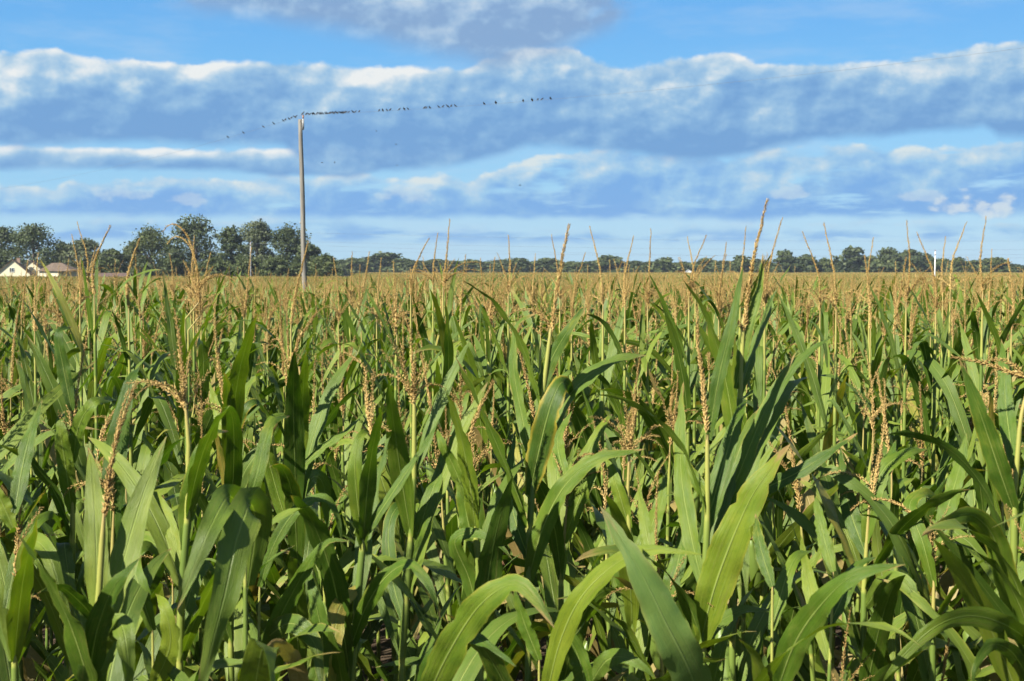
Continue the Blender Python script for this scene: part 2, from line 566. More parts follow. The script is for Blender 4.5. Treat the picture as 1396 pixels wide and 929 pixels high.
M_LEAF = leaf_material()
M_STALK = stalk_material()
M_TAS = tassel_material()
M_POLE = wood_material('weathered_pole', (0.0989, 0.0940, 0.0843), (0.1935, 0.1844, 0.1634))
M_BARK = wood_material('bark', (0.05, 0.04, 0.03), (0.12, 0.10, 0.08))
M_WIRE = simple_mat('wire_dark', (0.09, 0.10, 0.12), 0.5)
M_METAL = simple_mat('grey_metal', (0.1909, 0.1996, 0.2036), 0.45)
M_WHITEPOLE = simple_mat('pale_pole', (0.4582, 0.4635, 0.4582), 0.6)
M_GLASSY = simple_mat('porcelain_brown', (0.16, 0.08, 0.05), 0.25, 0.5)
M_BIRD = simple_mat('bird_plumage', (0.018, 0.018, 0.022), 0.5, 0.4, 0.3, 30)
M_WALL = simple_mat('cream_render', (0.4816, 0.4524, 0.3268), 0.85, 0.2, 0.06, 1.2)
M_ROOF = simple_mat('brown_shingle', (0.0989, 0.0740, 0.0568), 0.9, 0.2, 0.3, 3.0)
M_ROOF2 = simple_mat('reddish_roof', (0.0764, 0.0528, 0.0458), 0.9, 0.2, 0.25, 3.0)
M_TRIM = simple_mat('white_trim', (0.5091, 0.5150, 0.4837), 0.7, 0.2, 0.04, 2)
M_BRICK = simple_mat('chimney_brick', (0.1909, 0.1288, 0.0955), 0.9, 0.2, 0.3, 8)
M_DOOR = simple_mat('grey_door', (0.30, 0.31, 0.33), 0.6)
mg, kg, og = new_mat('window_glass')
pg = princ(kg, (0.03, 0.04, 0.05), 0.08, 0.8)
kg.l.new(pg.outputs[0], og.inputs[0])
M_WIN = mg


# ------------------------------------------------------------------ maize builders
def leaf_width(s, W):
    s = np.asarray(s)
    up = 0.50 + 0.50 * np.sin(PI / 2 * np.clip(s / 0.34, 0, 1))
    dn = np.clip(1 - (np.clip((s - 0.34) / 0.66, 0, 1)) ** 1.9, 0, 1) ** 0.85
    return W * up * dn


def ribbon(P, S0, W, rng, nc=6, tone=0.5, vee0=0.9, vee1=0.18, ruf=0.10, wprof=None):
    """P: (n,3) midrib, S0: (n,3) side vectors. Returns verts, faces, uv."""
    n = len(P)
    s = np.linspace(0, 1, n)
    T = np.gradient(P, axis=0)
    T /= np.linalg.norm(T, axis=1)[:, None] + 1e-12
    S = S0 - T * np.sum(S0 * T, axis=1)[:, None]
    S /= np.linalg.norm(S, axis=1)[:, None] + 1e-12
    N = np.cross(S, T)
    w = leaf_width(s, W) if wprof is None else wprof * W
    vee = vee1 + (vee0 - vee1) * np.exp(-s * 7.0)
    c = np.linspace(-1, 1, nc)
    ph = [rng.uniform(0, 6.28) for _ in range(4)]
    fq = [rng.uniform(2.2, 4.5) for _ in range(2)]
    jit = [1 + np.array([rng.uniform(-.07, .05) - (0.22 if rng.random() < 0.04 else 0) for _ in range(n)]) for _ in (0, 1)]
    V = np.zeros((n, nc, 3)); UV = np.zeros((n, nc, 2))
    env = np.sin(PI * np.clip(s, 0, 1)) ** 0.5
    for j, cc in enumerate(c):
        side = 0 if cc < 0 else 1
        r_ = ruf * W * env * (np.sin(2 * PI * fq[side] * s + ph[side]) + 0.45 * np.sin(2 * PI * fq[side] * 2.3 * s + ph[2 + side])) * abs(cc) ** 1.6
        arch = -0.10 * w * (cc * cc)
        V[:, j] = P + S * (cc * w / 2 * (1 + (jit[side] - 1) * abs(cc) ** 4) * np.cos(vee))[:, None] + N * ((abs(cc) * w / 2 * np.sin(vee)) + r_ + arch)[:, None]
        UV[:, j, 0] = (cc + 1) / 2
        UV[:, j, 1] = s
    F = []
    for i in range(n - 1):
        for j in range(nc - 1):
            a = i * nc + j
            F.append((a, a + 1, a + nc + 1, a + nc))
    return V.reshape(-1, 3), F, UV.reshape(-1, 2)


def rand_leaf(mb, rng, base, az, L, W, th0, th1, pw, kink, twist, n=14, nc=4):
    """an arching maize leaf from its collar; th = angle from vertical"""
    s = np.linspace(0, 1, n)
    th = th0 + (th1 - th0) * s ** pw
    if kink:
        th = th + kink[1] / (1 + np.exp(-(s - kink[0]) * 45))
    th = np.minimum(th, math.radians(176))
    azs = az + np.linspace(0, rng.uniform(-0.5, 0.5), n)
    D = np.stack([np.sin(th) * np.cos(azs), np.sin(th) * np.sin(azs), np.cos(th)], 1)
    P = np.zeros((n, 3))
    P[1:] = np.cumsum((D[1:] + D[:-1]) / 2 * L / (n - 1), axis=0)
    P += base
    S = np.stack([-np.sin(azs), np.cos(azs), np.zeros(n)], 1)
    N = np.cross(S, D)
    tw = twist * s ** 1.2
    S2 = S * np.cos(tw)[:, None] + N * np.sin(tw)[:, None]
    v, f, uv = ribbon(P, S2, W, rng, nc)
    mb.put(v, f, uv, rng.random())
    return P


def spikelet_batch(mb, P, T, rng, count, size, spread, full=1.0, taper=0.5):
    """many small anther husks along a path"""
    n = len(P)
    V = []; F = []; TN = []
    q = 0
    for i in range(count):
        t = (i + rng.random()) / count
        x = t * (n - 1); i0 = min(n - 2, int(x)); fr = x - i0
        p = P[i0] * (1 - fr) + P[i0 + 1] * fr
        tt, a, b = frame_axes(T[i0])
        ang = i * 2.4 + rng.uniform(-.4, .4)
        out = a * math.cos(ang) + b * math.sin(ang)
        sz = size * (1 - taper * t) * rng.uniform(0.7, 1.25)
        d = tt * math.cos(spread) + out * math.sin(spread) * rng.uniform(0.3, 2.2)
        d /= np.linalg.norm(d)
        o_ = p + out * 0.0012
        d_, e, g = frame_axes(d)
        r = sz * 0.17 * full
        mid = o_ + d * sz * 0.42
        V += [o_, mid + e * r, mid - e * r * 0.5 + g * r * 0.87, mid - e * r * 0.5 - g * r * 0.87, o_ + d * sz]
        F += [(q, q + 1, q + 2), (q, q + 2, q + 3), (q, q + 3, q + 1), (q + 4, q + 2, q + 1), (q + 4, q + 3, q + 2), (q + 4, q + 1, q + 3)]
        TN += [min(0.98, max(0.02, rng.gauss(0.60 - 0.30 * t, 0.2)))] * 5
        q += 5
    mb.put(V, F, None, TN)


def tassel_axis(mb, P, rng, dens, size, spread, rad, lod, full=1.0, start=0.0):
    P = np.asarray(P)
    T = np.gradient(P, axis=0)
    tube(mb, P, np.linspace(rad, rad * 0.3, len(P)), 3 if lod else 5, 0.62, cap=False)
    L = np.linalg.norm(np.diff(P, axis=0), axis=1).sum()
    i0 = int(start * (len(P) - 1))
    cnt = int(L * (1 - start) * dens)
    if cnt > 0:
        spikelet_batch(mb, P[i0:], T[i0:], rng, cnt, size, spread, full)


def make_tassel(rng, style='normal', lod=0, path=None):
    """tan seed-head: central spike and side branches, base at origin"""
    mb = MB()
    dens = {0: 620, 1: 400, 2: 100}[lod]
    size = {0: 0.0120, 1: 0.0148, 2: 0.022}[lod]
    Ls = rng.uniform(0.24, 0.36)
    n = {0: 12, 1: 8, 2: 5}[lod]
    lean = rng.uniform(-0.25, 0.25)
    bend = rng.uniform(0.0, 0.6)
    full = 1.0
    if style == 'stout':
        Ls = rng.uniform(0.30, 0.38); bend *= 0.3; dens *= 1.7; size *= 1.12; full = 0.85
    if style == 'thin':
        dens *= 0.95; size *= 0.98; Ls = rng.uniform(0.26, 0.36); bend *= 0.6
    if style == 'droop':
        bend = rng.uniform(1.5, 2.6)
    az = rng.uniform(0, 2 * PI)
    s = np.linspace(0, 1, n)
    th = lean + bend * s ** 1.5
    if path is None:
        D = np.stack([np.sin(th) * math.cos(az), np.sin(th) * math.sin(az), np.cos(th)], 1)
        P = np.zeros((n, 3)); P[1:] = np.cumsum((D[1:] + D[:-1]) / 2 * Ls / (n - 1), axis=0)
    else:
        P = spline(path, n + 4)
        P[1:-1] += np.array([(rng.gauss(0, .0009), rng.gauss(0, .0009), 0) for _ in range(len(P) - 2)])
    tassel_axis(mb, P, rng, dens, size, 0.38, 0.0022, lod, full, 0.0)
    nb = {'stout': rng.choice([0, 0, 1, 2]), 'thin': rng.choice([4, 5, 7]), 'droop': rng.choice([3, 4, 5]),
          'normal': rng.choice([4, 5, 7, 8])}[style]
    for b in range(nb):
        hb = P[0] + (P[min(2, len(P) - 1)] - P[0]) * rng.uniform(0.0, 1.0)
        a = rng.uniform(0, 2 * PI)
        Lb = rng.uniform(0.09, 0.19)
        m = {0: 9, 1: 6, 2: 4}[lod]
        q = np.linspace(0, 1, m)
        if rng.random() < 0.45:      # ascending branch, close to the spike
            tb = rng.uniform(0.15, 0.5) + rng.uniform(0.0, 0.6) * q
        else:                        # arching and drooping branch
            tb = rng.uniform(0.4, 0.8) + rng.uniform(1.0, 2.1) * q ** 1.2
        D = np.stack([np.sin(tb) * math.cos(a), np.sin(tb) * math.sin(a), np.cos(tb)], 1)
        B = np.zeros((m, 3)); B[1:] = np.cumsum((D[1:] + D[:-1]) / 2 * Lb / (m - 1), axis=0)
        B += hb
        tassel_axis(mb, B, rng, dens * 0.85, size * 0.9, 0.5, 0.0011, lod, full, 0.12)
    return mb


def stalk_mb(rng, P_nodes, r0=0.0125, r1=0.0042, top=None, nseg=8, collars=()):
    """P_nodes: heights of nodes on a line; top: list of points for the peduncle"""
    mb = MB()
    pts = []; rad = []; ton = []
    N = len(P_nodes)
    for i in range(N - 1):
        a, b = P_nodes[i], P_nodes[i + 1]
        fr = i / (N - 1)
        r = r0 * (1 - fr) + r1 * 1.6 * fr
        g = 0.05 + 0.30 * rng.random()
        for t, rr, tn in ((0.0, 0.96, 0.5), (0.035, 1.08, 0.42), (0.08, 1.10, g), (0.55, 1.04, g), (0.88, 0.98, g + 0.1), (0.93, 0.88, 0.5), (0.985, 0.88, 0.58)):
            pts.append(a + (b - a) * t); rad.append(r * rr); ton.append(tn)
    pts.append(P_nodes[-1]); rad.append(r1 * 1.45); ton.append(0.5)
    if top is not None:
        for j, p in enumerate(top):
            f = (j + 1) / len(top)
            pts.append(p); rad.append(r1 * (1.3 - 0.7 * f)); ton.append(0.5 + 0.4 * f)
    P = np.array(pts)
    n0 = mb.n
    tube(mb, P, rad, nseg, 0.0, cap=False)
    mb.tone[-1] = np.repeat(np.array(ton), nseg)
    return mb


def ear_mb(rng, base, az, tilt=0.35, L=0.20, R=0.027):
    mb = MB()
    d = np.array((math.sin(tilt) * math.cos(az), math.sin(tilt) * math.sin(az), math.cos(tilt)))
    s = np.linspace(0, 1, 9)
    P = base + d * (s * L)[:, None] + np.array((math.cos(az), math.sin(az), 0)) * 0.012
    rr = R * np.array([0.45, 0.85, 1.0, 1.04, 1.0, 0.9, 0.7, 0.42, 0.18])
    tube(mb, P, rr, 8, 0.15)
    # silk
    for _ in range(9):
        a2 = rng.uniform(0, 6.28)
        o = np.array((math.cos(a2), math.sin(a2), 0)) * 0.02
        e = P[-1]
        tube(mb, [e, e + d * 0.015 + o * 0.5, e + d * 0.02 + o * 1.2 + np.array((0, 0, -0.03))], [0.0022, 0.002, 0.001], 3, 0.1, mi=1)
    return mb


def plant_geometry(rng, H, lod=1, style=None):
    """returns dict of MBs for a maize plant, base at origin, tassel tip at about H"""
    nl = {1: 13, 2: 9, 3: 5}[lod]
    nc = {1: 4, 2: 3, 3: 2}[lod]
    seg = {1: 15, 2: 9, 3: 5}[lod]
    style = style or rng.choices(['normal', 'thin', 'stout', 'droop'], [4, 2, 2.6, 1.8])[0]
    ts = make_tassel(rng, style, 1 if lod == 1 else 2)
    tv = np.concatenate(ts.v)
    tip = tv[:, 2].max()
    ztas = H - tip                       # tassel base
    flag = ztas - (rng.uniform(0.10, 0.20), rng.uniform(0.03, 0.12), rng.uniform(0.10, 0.20))[lod - 1]
    # nodes
    hs = [flag]
    gap = rng.uniform(0.10, 0.13)
    while hs[-1] > 0.35:
        hs.append(hs[-1] - gap); gap = min(0.19, gap * 1.04)
    hs.append(0.0)
    hs = hs[::-1]
    lx, ly = rng.uniform(-.03, .03), rng.uniform(-.03, .03)
    nodes = [np.array((lx * (h / H) ** 1.5, ly * (h / H) ** 1.5, h)) for h in hs]
    topp = [np.array((lx, ly, flag + (ztas - flag) * t)) for t in (0.5, 1.0)]
    st = stalk_mb(rng, nodes, rng.uniform(.0088, .0108), .0038, topp, 8 if lod == 1 else (5 if lod == 2 else 3)) if lod < 3 else MB()
    if lod == 3:
        tube(st, [nodes[0] + (0, 0, 1.0), nodes[-1], topp[-1]], [0.010, 0.007, 0.0035], 3, 0.45, cap=False)
    az0 = rng.uniform(0, 2 * PI)
    leaves = []
    lens = [0.42, 0.52, 0.62, 0.70, 0.78, 0.82, 0.82, 0.80, 0.78, 0.74, 0.7]
    wids = [0.034, 0.044, 0.054, 0.064, 0.076, 0.090, 0.105, 0.110, 0.11, 0.11, 0.11]
    idx = 0
    for h_i in range(len(nodes) - 1, 0, -1):
        if idx >= nl or nodes[h_i][2] < (0.55 if lod == 1 else 0.9):
            break
        if lod == 3 and idx and rng.random() < 0.1:
            idx += 1
            continue
        az = az0 + idx * PI + rng.gauss(0, 0.35)
        L = lens[min(idx, 10)] * rng.uniform(0.66, 1.02)
        W = wids[min(idx, 10)] * rng.uniform(0.55, 0.88) * (1.0, 1.0, 1.25, 1.35)[lod]
        th0 = math.radians(rng.uniform(10, 26) + min(idx, 4) * 2.5)
        r = rng.random()
        if r < 0.5:      # straight, upright
            th1 = th0 + math.radians(rng.uniform(5, 40)); pw = 1.2; kink = None
        elif r < 0.78:    # arching
            th1 = math.radians(rng.uniform(70, 150)); pw = rng.uniform(1.6, 3.0); kink = None
        else:             # folded over
            th1 = th0 + math.radians(rng.uniform(5, 30)); pw = 1.0; kink = (rng.uniform(0.35, 0.7), math.radians(rng.uniform(70, 135)))
        m_ = MB()
        rand_leaf(m_, rng, nodes[h_i] + np.array((math.cos(az), math.sin(az), 0)) * 0.006, az, L, W, th0, th1, pw, kink,
                  rng.uniform(-1.3, 1.3), seg, nc)
        if idx >= 5 and rng.random() < (0.07 * (idx - 4)):
            m_.tone = [t_ + 1.0 for t_ in m_.tone]
        leaves.append(m_)
        idx += 1
    M = np.eye(4); M[:3, 3] = (lx, ly, ztas)
    T2 = MB(); T2.merge(ts, M)
    out = dict(stalk=st, leaves=leaves, tassel=T2)
    if lod == 1 and rng.random() < 0.7:
        ni = max(1, len(nodes) - 7)
        out['ear'] = ear_mb(rng, nodes[ni], rng.uniform(0, 6.28))
    return out


M_EAR = M_STALK
M_SILK = simple_mat('dry_silk', (0.13, 0.07, 0.035), 0.9)


def build_plant(name, geo, loc, rz, label, group, tilt=(0, 0)):
    r = empty(name, loc, rz, tilt)
    tag(r, label, 'corn plant', group)
    geo['stalk'].obj('stalk', M_STALK, r)
    for l_ in geo['leaves']:
        l_.obj('leaf', M_LEAF, r)
    geo['tassel'].obj('tassel', M_TAS, r)
    if 'ear' in geo:
        geo['ear'].obj('ear', [M_EAR, M_SILK], r)
    return r


def copy_tree(root, loc, rz, tilt, scl):
    r = root.copy()
    C.objects.link(r)
    r.location = loc; r.rotation_euler = (tilt[0], tilt[1], rz); r.scale = (scl, scl, scl)
    for ch in root.children:
        c = ch.copy(); C.objects.link(c); c.parent = r
        for g in ch.children:
            d = g.copy(); C.objects.link(d); d.parent = c
    return r


# ------------------------------------------------------------------ ground
def build_ground():
    ys = [-60, -20, 0, 6, 12, 16, 20, 24, 28, 32, 36, 40, 44, 48, 52, 56, 60, 80, 150, 300, 600, 1200, 2500, 5000, 9000]
    xs = [-6000, -2000, -800, -300, -120, -50, -20, 0, 20, 50, 120, 300, 800, 2000, 6000]
    V = [(x, y, ground_z(x, y)) for y in ys for x in xs]
    nx = len(xs)
    F = [(j * nx + i, j * nx + i + 1, (j + 1) * nx + i + 1, (j + 1) * nx + i) for j in range(len(ys) - 1) for i in range(nx - 1)]
    mb = MB(); mb.put(V, F)
    m, k, out = new_mat('field_soil')
    tc = k.n.new('ShaderNodeTexCoord')
    n1 = k.noise(tc.outputs['Object'], 2.5, 8, 0.7)
    n2 = k.noise(tc.outputs['Object'], 0.02, 4)
    soil = k.mix(k.ss(n1, .3, .7), (0.035, 0.025, 0.017), (0.075, 0.055, 0.036))
    sp = k.n.new('ShaderNodeSeparateXYZ'); k.l.new(tc.outputs['Object'], sp.inputs[0])
    grass = k.mix(k.ss(n2, .3, .7), (0.05, 0.06, 0.02), (0.10, 0.09, 0.035))
    c = k.mix(k.ss(sp.outputs[1], 265, 300), soil, grass)
    p = princ(k, c, 0.95, 0.1, n1, 0.7, 0.05)
    k.l.new(p.outputs[0], out.inputs[0])
    o = mb.obj('ground', m)
    tag(o, kind='structure')


build_ground()

# ------------------------------------------------------------------ hero plants, copied from the photo leaf by leaf
CAMP = np.array((0, 0, EYE))
GRP = 'corn plants of the field'


def hero_leaf(parent, rng, pts, wpx, d, roll=0.0, nc=7, yellow=None):
    """pts: (X, Y, depth offset). base first"""
    P3 = [world_pt(p[0], p[1], d + p[2]) for p in pts]
    P = spline(P3, 30)
    T = np.gradient(P, axis=0); T /= np.linalg.norm(T, axis=1)[:, None]
    view = P - CAMP; view /= np.linalg.norm(view, axis=1)[:, None]
    S = np.cross(T, view); S /= np.linalg.norm(S, axis=1)[:, None] + 1e-9
    # keep side vectors continuous through bends
    for i in range(1, len(S)):
        if np.dot(S[i], S[i - 1]) < 0:
            S[i] = -S[i]
    N = np.cross(S, T)
    tw = np.linspace(roll - 0.25, roll + 0.35, len(P))
    S = S * np.cos(tw)[:, None] + N * np.sin(tw)[:, None]
    # smooth side vectors
    for _ in range(6):
        S[1:-1] = (S[:-2] + S[1:-1] * 2 + S[2:]) / 4
    if S[len(S) // 2][0] < 0: S = -S
    W = 0.84 * wpx * d / FPX / max(0.5, math.cos(roll))
    v, f, uv = ribbon(P, S, W, rng, nc, vee0=0.7, vee1=0.22, ruf=0.085)
    m = MB(); m.put(v, f, uv, yellow if yellow is not None else rng.random())
    root = np.array(parent.location)
    m.v[0] = m.v[0] - root
    return m.obj('leaf', M_LEAF, parent)


def hero_plant(seed, X, Y0, d, top, leaves, label, tassel=None, style='normal', low=5, xtra=0, r0=0.0105):
    """X, Y0: a pixel on the stalk; top: list of pixels continuing the stalk upwards to the tassel base;
    tassel: pixel path of the central spike"""
    rng = random.Random(seed)
    b = world_pt(X, Y0, d)
    gz = ground_z(b[0], d)
    root = empty('corn_plant', (b[0], d, gz))
    tag(root, label, 'corn plant', GRP)
    R = np.array(root.location)
    topw = [world_pt(p[0], p[1], d + (p[2] if len(p) > 2 else 0)) - R for p in top]
    bb = b - R
    hs = []
    h = bb[2]
    while h > 0.3:
        hs.append(h); h -= 0.16
    hs.append(0.0)
    nodes = [np.array((0, 0, q)) for q in hs[::-1]]
    # continue nodes along the upper stalk
    if tassel is False:
        b0 = min((lf[0][0] for lf in leaves), key=lambda p_: p_[1])
        topw = [world_pt(b0[0], b0[1], d) - R]
    path = spline([nodes[-1]] + topw, 40)
    Ls = np.concatenate([[0], np.cumsum(np.linalg.norm(np.diff(path, axis=0), axis=1))])
    ped = 0.16 if tassel else 0.0
    q = 0.15
    while q < Ls[-1] - ped:
        nodes.append(np.array([np.interp(q, Ls, path[:, c]) for c in range(3)])); q += 0.15
    if tassel is False:
        nodes = [n_ for n_ in nodes if n_[2] < path[-1][2] - 0.10]
    if tassel is None:
        q = min(q, Ls[-1] - 0.42)
        nodes = [n_ for n_ in nodes if n_[2] < bb[2] + max(0.05, q) - 0.02]
        keep = path[:, 2] <= bb[2] + max(0.12, Ls[-1] - 0.30)
        path = path[keep]; Ls = Ls[keep]
    topp = [np.array([np.interp(t, Ls, path[:, c]) for c in range(3)]) for t in np.linspace(min(q, Ls[-1] - 0.01), Ls[-1], 4)]
    stalk_mb(rng, nodes, r0, .0022 if tassel is False else .0045, topp, 10).obj('stalk', M_STALK, root)
    for lf in leaves:
        hero_leaf(root, rng, lf[0], lf[1], d, *(lf[2:]))
    # leaves on the lower stalk, mostly below the frame
    az = rng.uniform(0, 6.28)
    cand = [n_ for n_ in nodes if 0.45 < n_[2] < bb[2] - 0.02]
    for i, nd in enumerate(cand[::-1][:low]):
        m = MB()
        a = az + i * PI + rng.gauss(0, .3)
        rand_leaf(m, rng, nd, a, rng.uniform(.45, .65), rng.uniform(.045, .062), math.radians(rng.uniform(16, 34)),
                  math.radians(rng.uniform(50, 140)), rng.uniform(1.6, 2.8), None, rng.uniform(-1.2, 1.2), 18, 5)
        if rng.random() < 0.05:
            m.tone = [t_ + 1.0 for t_ in m.tone]
        m.obj('leaf', M_LEAF, root)
    up = [n_ for n_ in nodes if n_[2] >= bb[2] - 0.05][::-1]
    if tassel is not False:
        xtra = max(xtra, 3)
    for i in range(xtra):
        nd = up[min(len(up) - 1, i)]
        m = MB()
        a = az + i * PI + rng.gauss(0, .4)
        rand_leaf(m, rng, nd, a, rng.uniform(.34, .42) + .07 * i, rng.uniform(.036, .045) + .009 * i, math.radians(rng.uniform(10, 26)),
                  math.radians(rng.uniform(30, 120)), rng.uniform(1.2, 2.2), None, rng.uniform(-1, 1), 18, 5)
        m.obj('leaf', M_LEAF, root)
    if tassel:
        P = [world_pt(p[0], p[1], d + (p[2] if len(p) > 2 else 0)) - R for p in tassel]
        ts = make_tassel(rng, style, 0, path=P)
        ts.obj('tassel', M_TAS, root)
    elif tassel is None:
        ts = make_tassel(rng, style, 0)
        M = np.eye(4); M[:3, 3] = topp[-1]
        T2 = MB(); T2.merge(ts, M); T2.obj('tassel', M_TAS, root)
    e = ear_mb(rng, nodes[max(1, len(hs) - 4)], rng.uniform(0, 6.28))
    e.obj('ear', [M_EAR, M_SILK], root)
    return root


HEROES = []
def H(*a, **k):
    HEROES.append(hero_plant(*a, **k))


# right-centre plant with the broadest upright leaf
H(1, 958, 880, 2.95, [(962, 760), (965, 680), (964, 592)], [
    ([(955, 875, 0), (978, 790, -.05), (1018, 690, -.1), (1050, 640, -.12), (1078, 605, -.15)], 62, 0.15, 7, 0.13),
    ([(956, 740, 0), (980, 655, .03), (1005, 570, .08), (1018, 545, .15)], 32, 0.1, 7, 0.33),
    ([(975, 730, .05), (1010, 640, .1), (1045, 555, .12), (1085, 480, .15)], 30, 0.3, 7, 0.2),
    ([(958, 800, 0), (940, 720, .05), (928, 640, .1), (928, 560, .15), (932, 520, .2)], 30, 0.5, 7, 0.41),
    ([(966, 600, 0), (980, 515, 0), (998, 440, 0), (1013, 362, .02)], 23, 0.1, 7, 0.2),
], 'corn plant with the broadest upright leaf and dense tan tassel, right of centre',
  tassel=[(963, 590), (958, 520), (952, 470), (950, 418)], style='stout', low=4)
# plant with highest thick tassel
H(2, 1000, 700, 3.25, [(1005, 600), (1010, 520), (1014, 430)], [
    ([(1003, 530, 0), (1018, 455, 0), (1036, 390, .02), (1040, 345, .03)], 20, 0.2, 7, 0.33),
    ([(1000, 690, 0), (1045, 665, -.05), (1095, 640, -.1), (1170, 590, -.1)], 26, 0.4, 7, 0.55),
    ([(1002, 640, 0), (1040, 570, .05), (1080, 500, .1), (1140, 455, .12)], 24, 0.5, 7, 0.1),
    ([(1000, 760, 0), (970, 690, .05), (940, 640, .1), (925, 600, .15)], 28, 0.5, 7, 0.2),
], 'corn plant bearing the thick rusty tassel that stands highest against the clouds',
  tassel=[(1014, 455), (1020, 400), (1030, 340), (1046, 273)], style='stout')
# right edge plant
H(3, 1381, 860, 2.9, [(1382, 760), (1384, 660), (1392, 570), (1404, 520)], [
    ([(1383, 700, 0), (1362, 640, -.03), (1335, 560, -.05), (1308, 490, -.05)], 36, 0.1, 7, 0.06),
    ([(1384, 850, 0), (1372, 790, -.1), (1352, 728, -.15), (1322, 702, -.2), (1288, 712, -.25), (1255, 732, -.3)], 38, 0.15, 7, 0.52),
    ([(1383, 640, 0), (1372, 560, .1), (1368, 500, .15), (1365, 462, .2)], 28, 0.2, 7, 0.33),
    ([(1384, 760, 0), (1400, 690, 0), (1410, 640, 0)], 30, 0.3, 7, 0.41),
], 'corn plant at the right edge with a long pointed leaf and a tassel bent level',
  tassel=[(1405, 516), (1380, 509), (1340, 495), (1298, 487)], style='stout')
# low right: leaf arching in from the right edge
H(4, 1412, 900, 2.55, [(1410, 800), (1408, 720)], [
    ([(1412, 880, 0), (1370, 852, -.1), (1325, 840, -.15), (1280, 852, -.2), (1235, 890, -.2), (1195, 940, -.2)], 34, 0.3, 7, 0.06),
    ([(1410, 940, 0), (1380, 890, -.1), (1350, 880, -.15), (1330, 910, -.2), (1325, 945, -.2)], 26, 0.3, 7, 0.33),
], 'corn plant cut by the right edge whose low leaf arches over the bottom corner', style='normal')
# bottom right-centre leaf
H(5, 1052, 960, 2.6, [(1050, 860), (1052, 800), (1056, 745)], [
    ([(1055, 955, 0), (1085, 875, -.1), (1128, 815, -.2), (1170, 782, -.25), (1235, 770, -.25)], 46, 0.2, 7, 0.52),
    ([(1052, 860, 0), (1068, 800, .05), (1085, 760, .1), (1110, 750, .15)], 26, 0.4, 7, 0.9),
    ([(1053, 800, 0), (1035, 740, .05), (1030, 700, .1)], 24, 0.4, 7, 0.62),
], 'corn plant whose white-ribbed leaf sweeps up to the right from the bottom edge',
  tassel=False, low=3)
# big pale leaf
H(6, 966, 965, 2.5, [(964, 900), (962, 850)], [
    ([(960, 985, 0), (940, 915, -.12), (908, 850, -.16), (868, 770, -.16), (818, 690, -.12)], 66, 0.0, 8, 2.41),
], 'short corn plant with a wide blue-green leaf leaning left in shadow stripes, bottom edge',
  tassel=False, low=3)
# leaf curling right above it
H(7, 735, 960, 2.65, [(733, 900), (732, 850)], [
    ([(742, 965, 0), (762, 880, -.05), (792, 815, -.1), (838, 770, -.15), (885, 750, -.2), (960, 757, -.25)], 37, 0.35, 7, 0.06),
    ([(735, 900, 0), (715, 850, 0), (700, 800, 0)], 24, 0.4, 7, 0.33),
], 'corn plant whose dark curling leaf reaches right to the wide blue-green leaf',
  tassel=False, low=3)
# centre plant with blunt folded leaf
H(8, 720, 800, 3.2, [(724, 680), (735, 580), (745, 500), (752, 440)], [
    ([(722, 675, 0), (735, 615, -.02), (752, 550, -.03), (768, 521, .0), (784, 545, .08)], 42, 0.1, 7, 3.53),
    ([(718, 800, 0), (740, 720, -.02), (772, 660, -.04), (815, 626, -.06), (880, 612, -.06)], 33, 0.3, 7, 0.06),
    ([(728, 640, 0), (712, 570, .05), (700, 500, .08), (704, 445, .1), (735, 425, .1)], 19, 0.5, 7, 0.2),
    ([(735, 540, 0), (752, 490, 0), (775, 450, -.02), (800, 415, -.03)], 24, 0.3, 7, 0.52),
    ([(720, 760, 0), (700, 700, .05), (696, 640, .1), (702, 590, .12)], 28, 0.4, 7, 0.1),
], 'corn plant at the centre with a blunt yellow-edged folded leaf and a stout tassel',
  tassel=[(752, 455), (756, 415), (764, 365), (776, 307)], style='stout')
H(9, 765, 790, 3.45, [(772, 700), (780, 620), (790, 540)], [
    ([(768, 740, 0), (790, 680, 0), (812, 635, 0), (840, 615, .0)], 28, 0.2, 7, 0.33),
    ([(775, 690, 0), (800, 620, .05), (825, 575, .1), (835, 565, .15)], 22, 0.3, 7, 0.9),
    ([(772, 660, 0), (760, 600, .1), (780, 560, .15)], 24, 0.4, 7, 0.2),
], 'corn plant just right of the centre plant with narrow leaves leaning right', style='droop', xtra=2)
# bottom centre arching pair
H(10, 575, 965, 2.45, [(580, 900), (585, 850)], [
    ([(572, 975, 0), (612, 890, -.1), (655, 825, -.18), (700, 796, -.22), (728, 815, -.25), (757, 858, -.28)], 54, 0.1, 8, 0.55),
    ([(568, 960, 0), (590, 900, -.05), (630, 868, -.1), (665, 880, -.15), (705, 910, -.2)], 28, 0.4, 7, 0.33),
], 'corn plant at the bottom centre whose big pale leaf arches over and hangs right',
  tassel=False, low=3)
H(11, 478, 930, 2.8, [(484, 860), (492, 770), (500, 690), (512, 590)], [
    ([(476, 890, 0), (498, 830, -.05), (525, 788, -.1), (556, 770, -.15), (583, 795, -.2), (602, 848, -.22)], 27, 0.4, 7, 0.1),
    ([(496, 752, 0), (488, 690, -.02), (484, 630, -.03), (494, 592, .0), (512, 590, .05)], 27, 0.1, 7, 0.52),
    ([(490, 800, 0), (462, 830, -.05), (455, 890, -.1), (452, 950, -.1)], 30, 0.3, 7, 0.33),
    ([(492, 740, 0), (530, 680, .0), (570, 620, .0), (602, 570, 0)], 16, 0.7, 7, 0.2),
], 'corn plant left of centre with a low leaf bowing right over its pale stalk',
  tassel=[(508, 600), (500, 545), (496, 500), (470, 480)], style='droop')
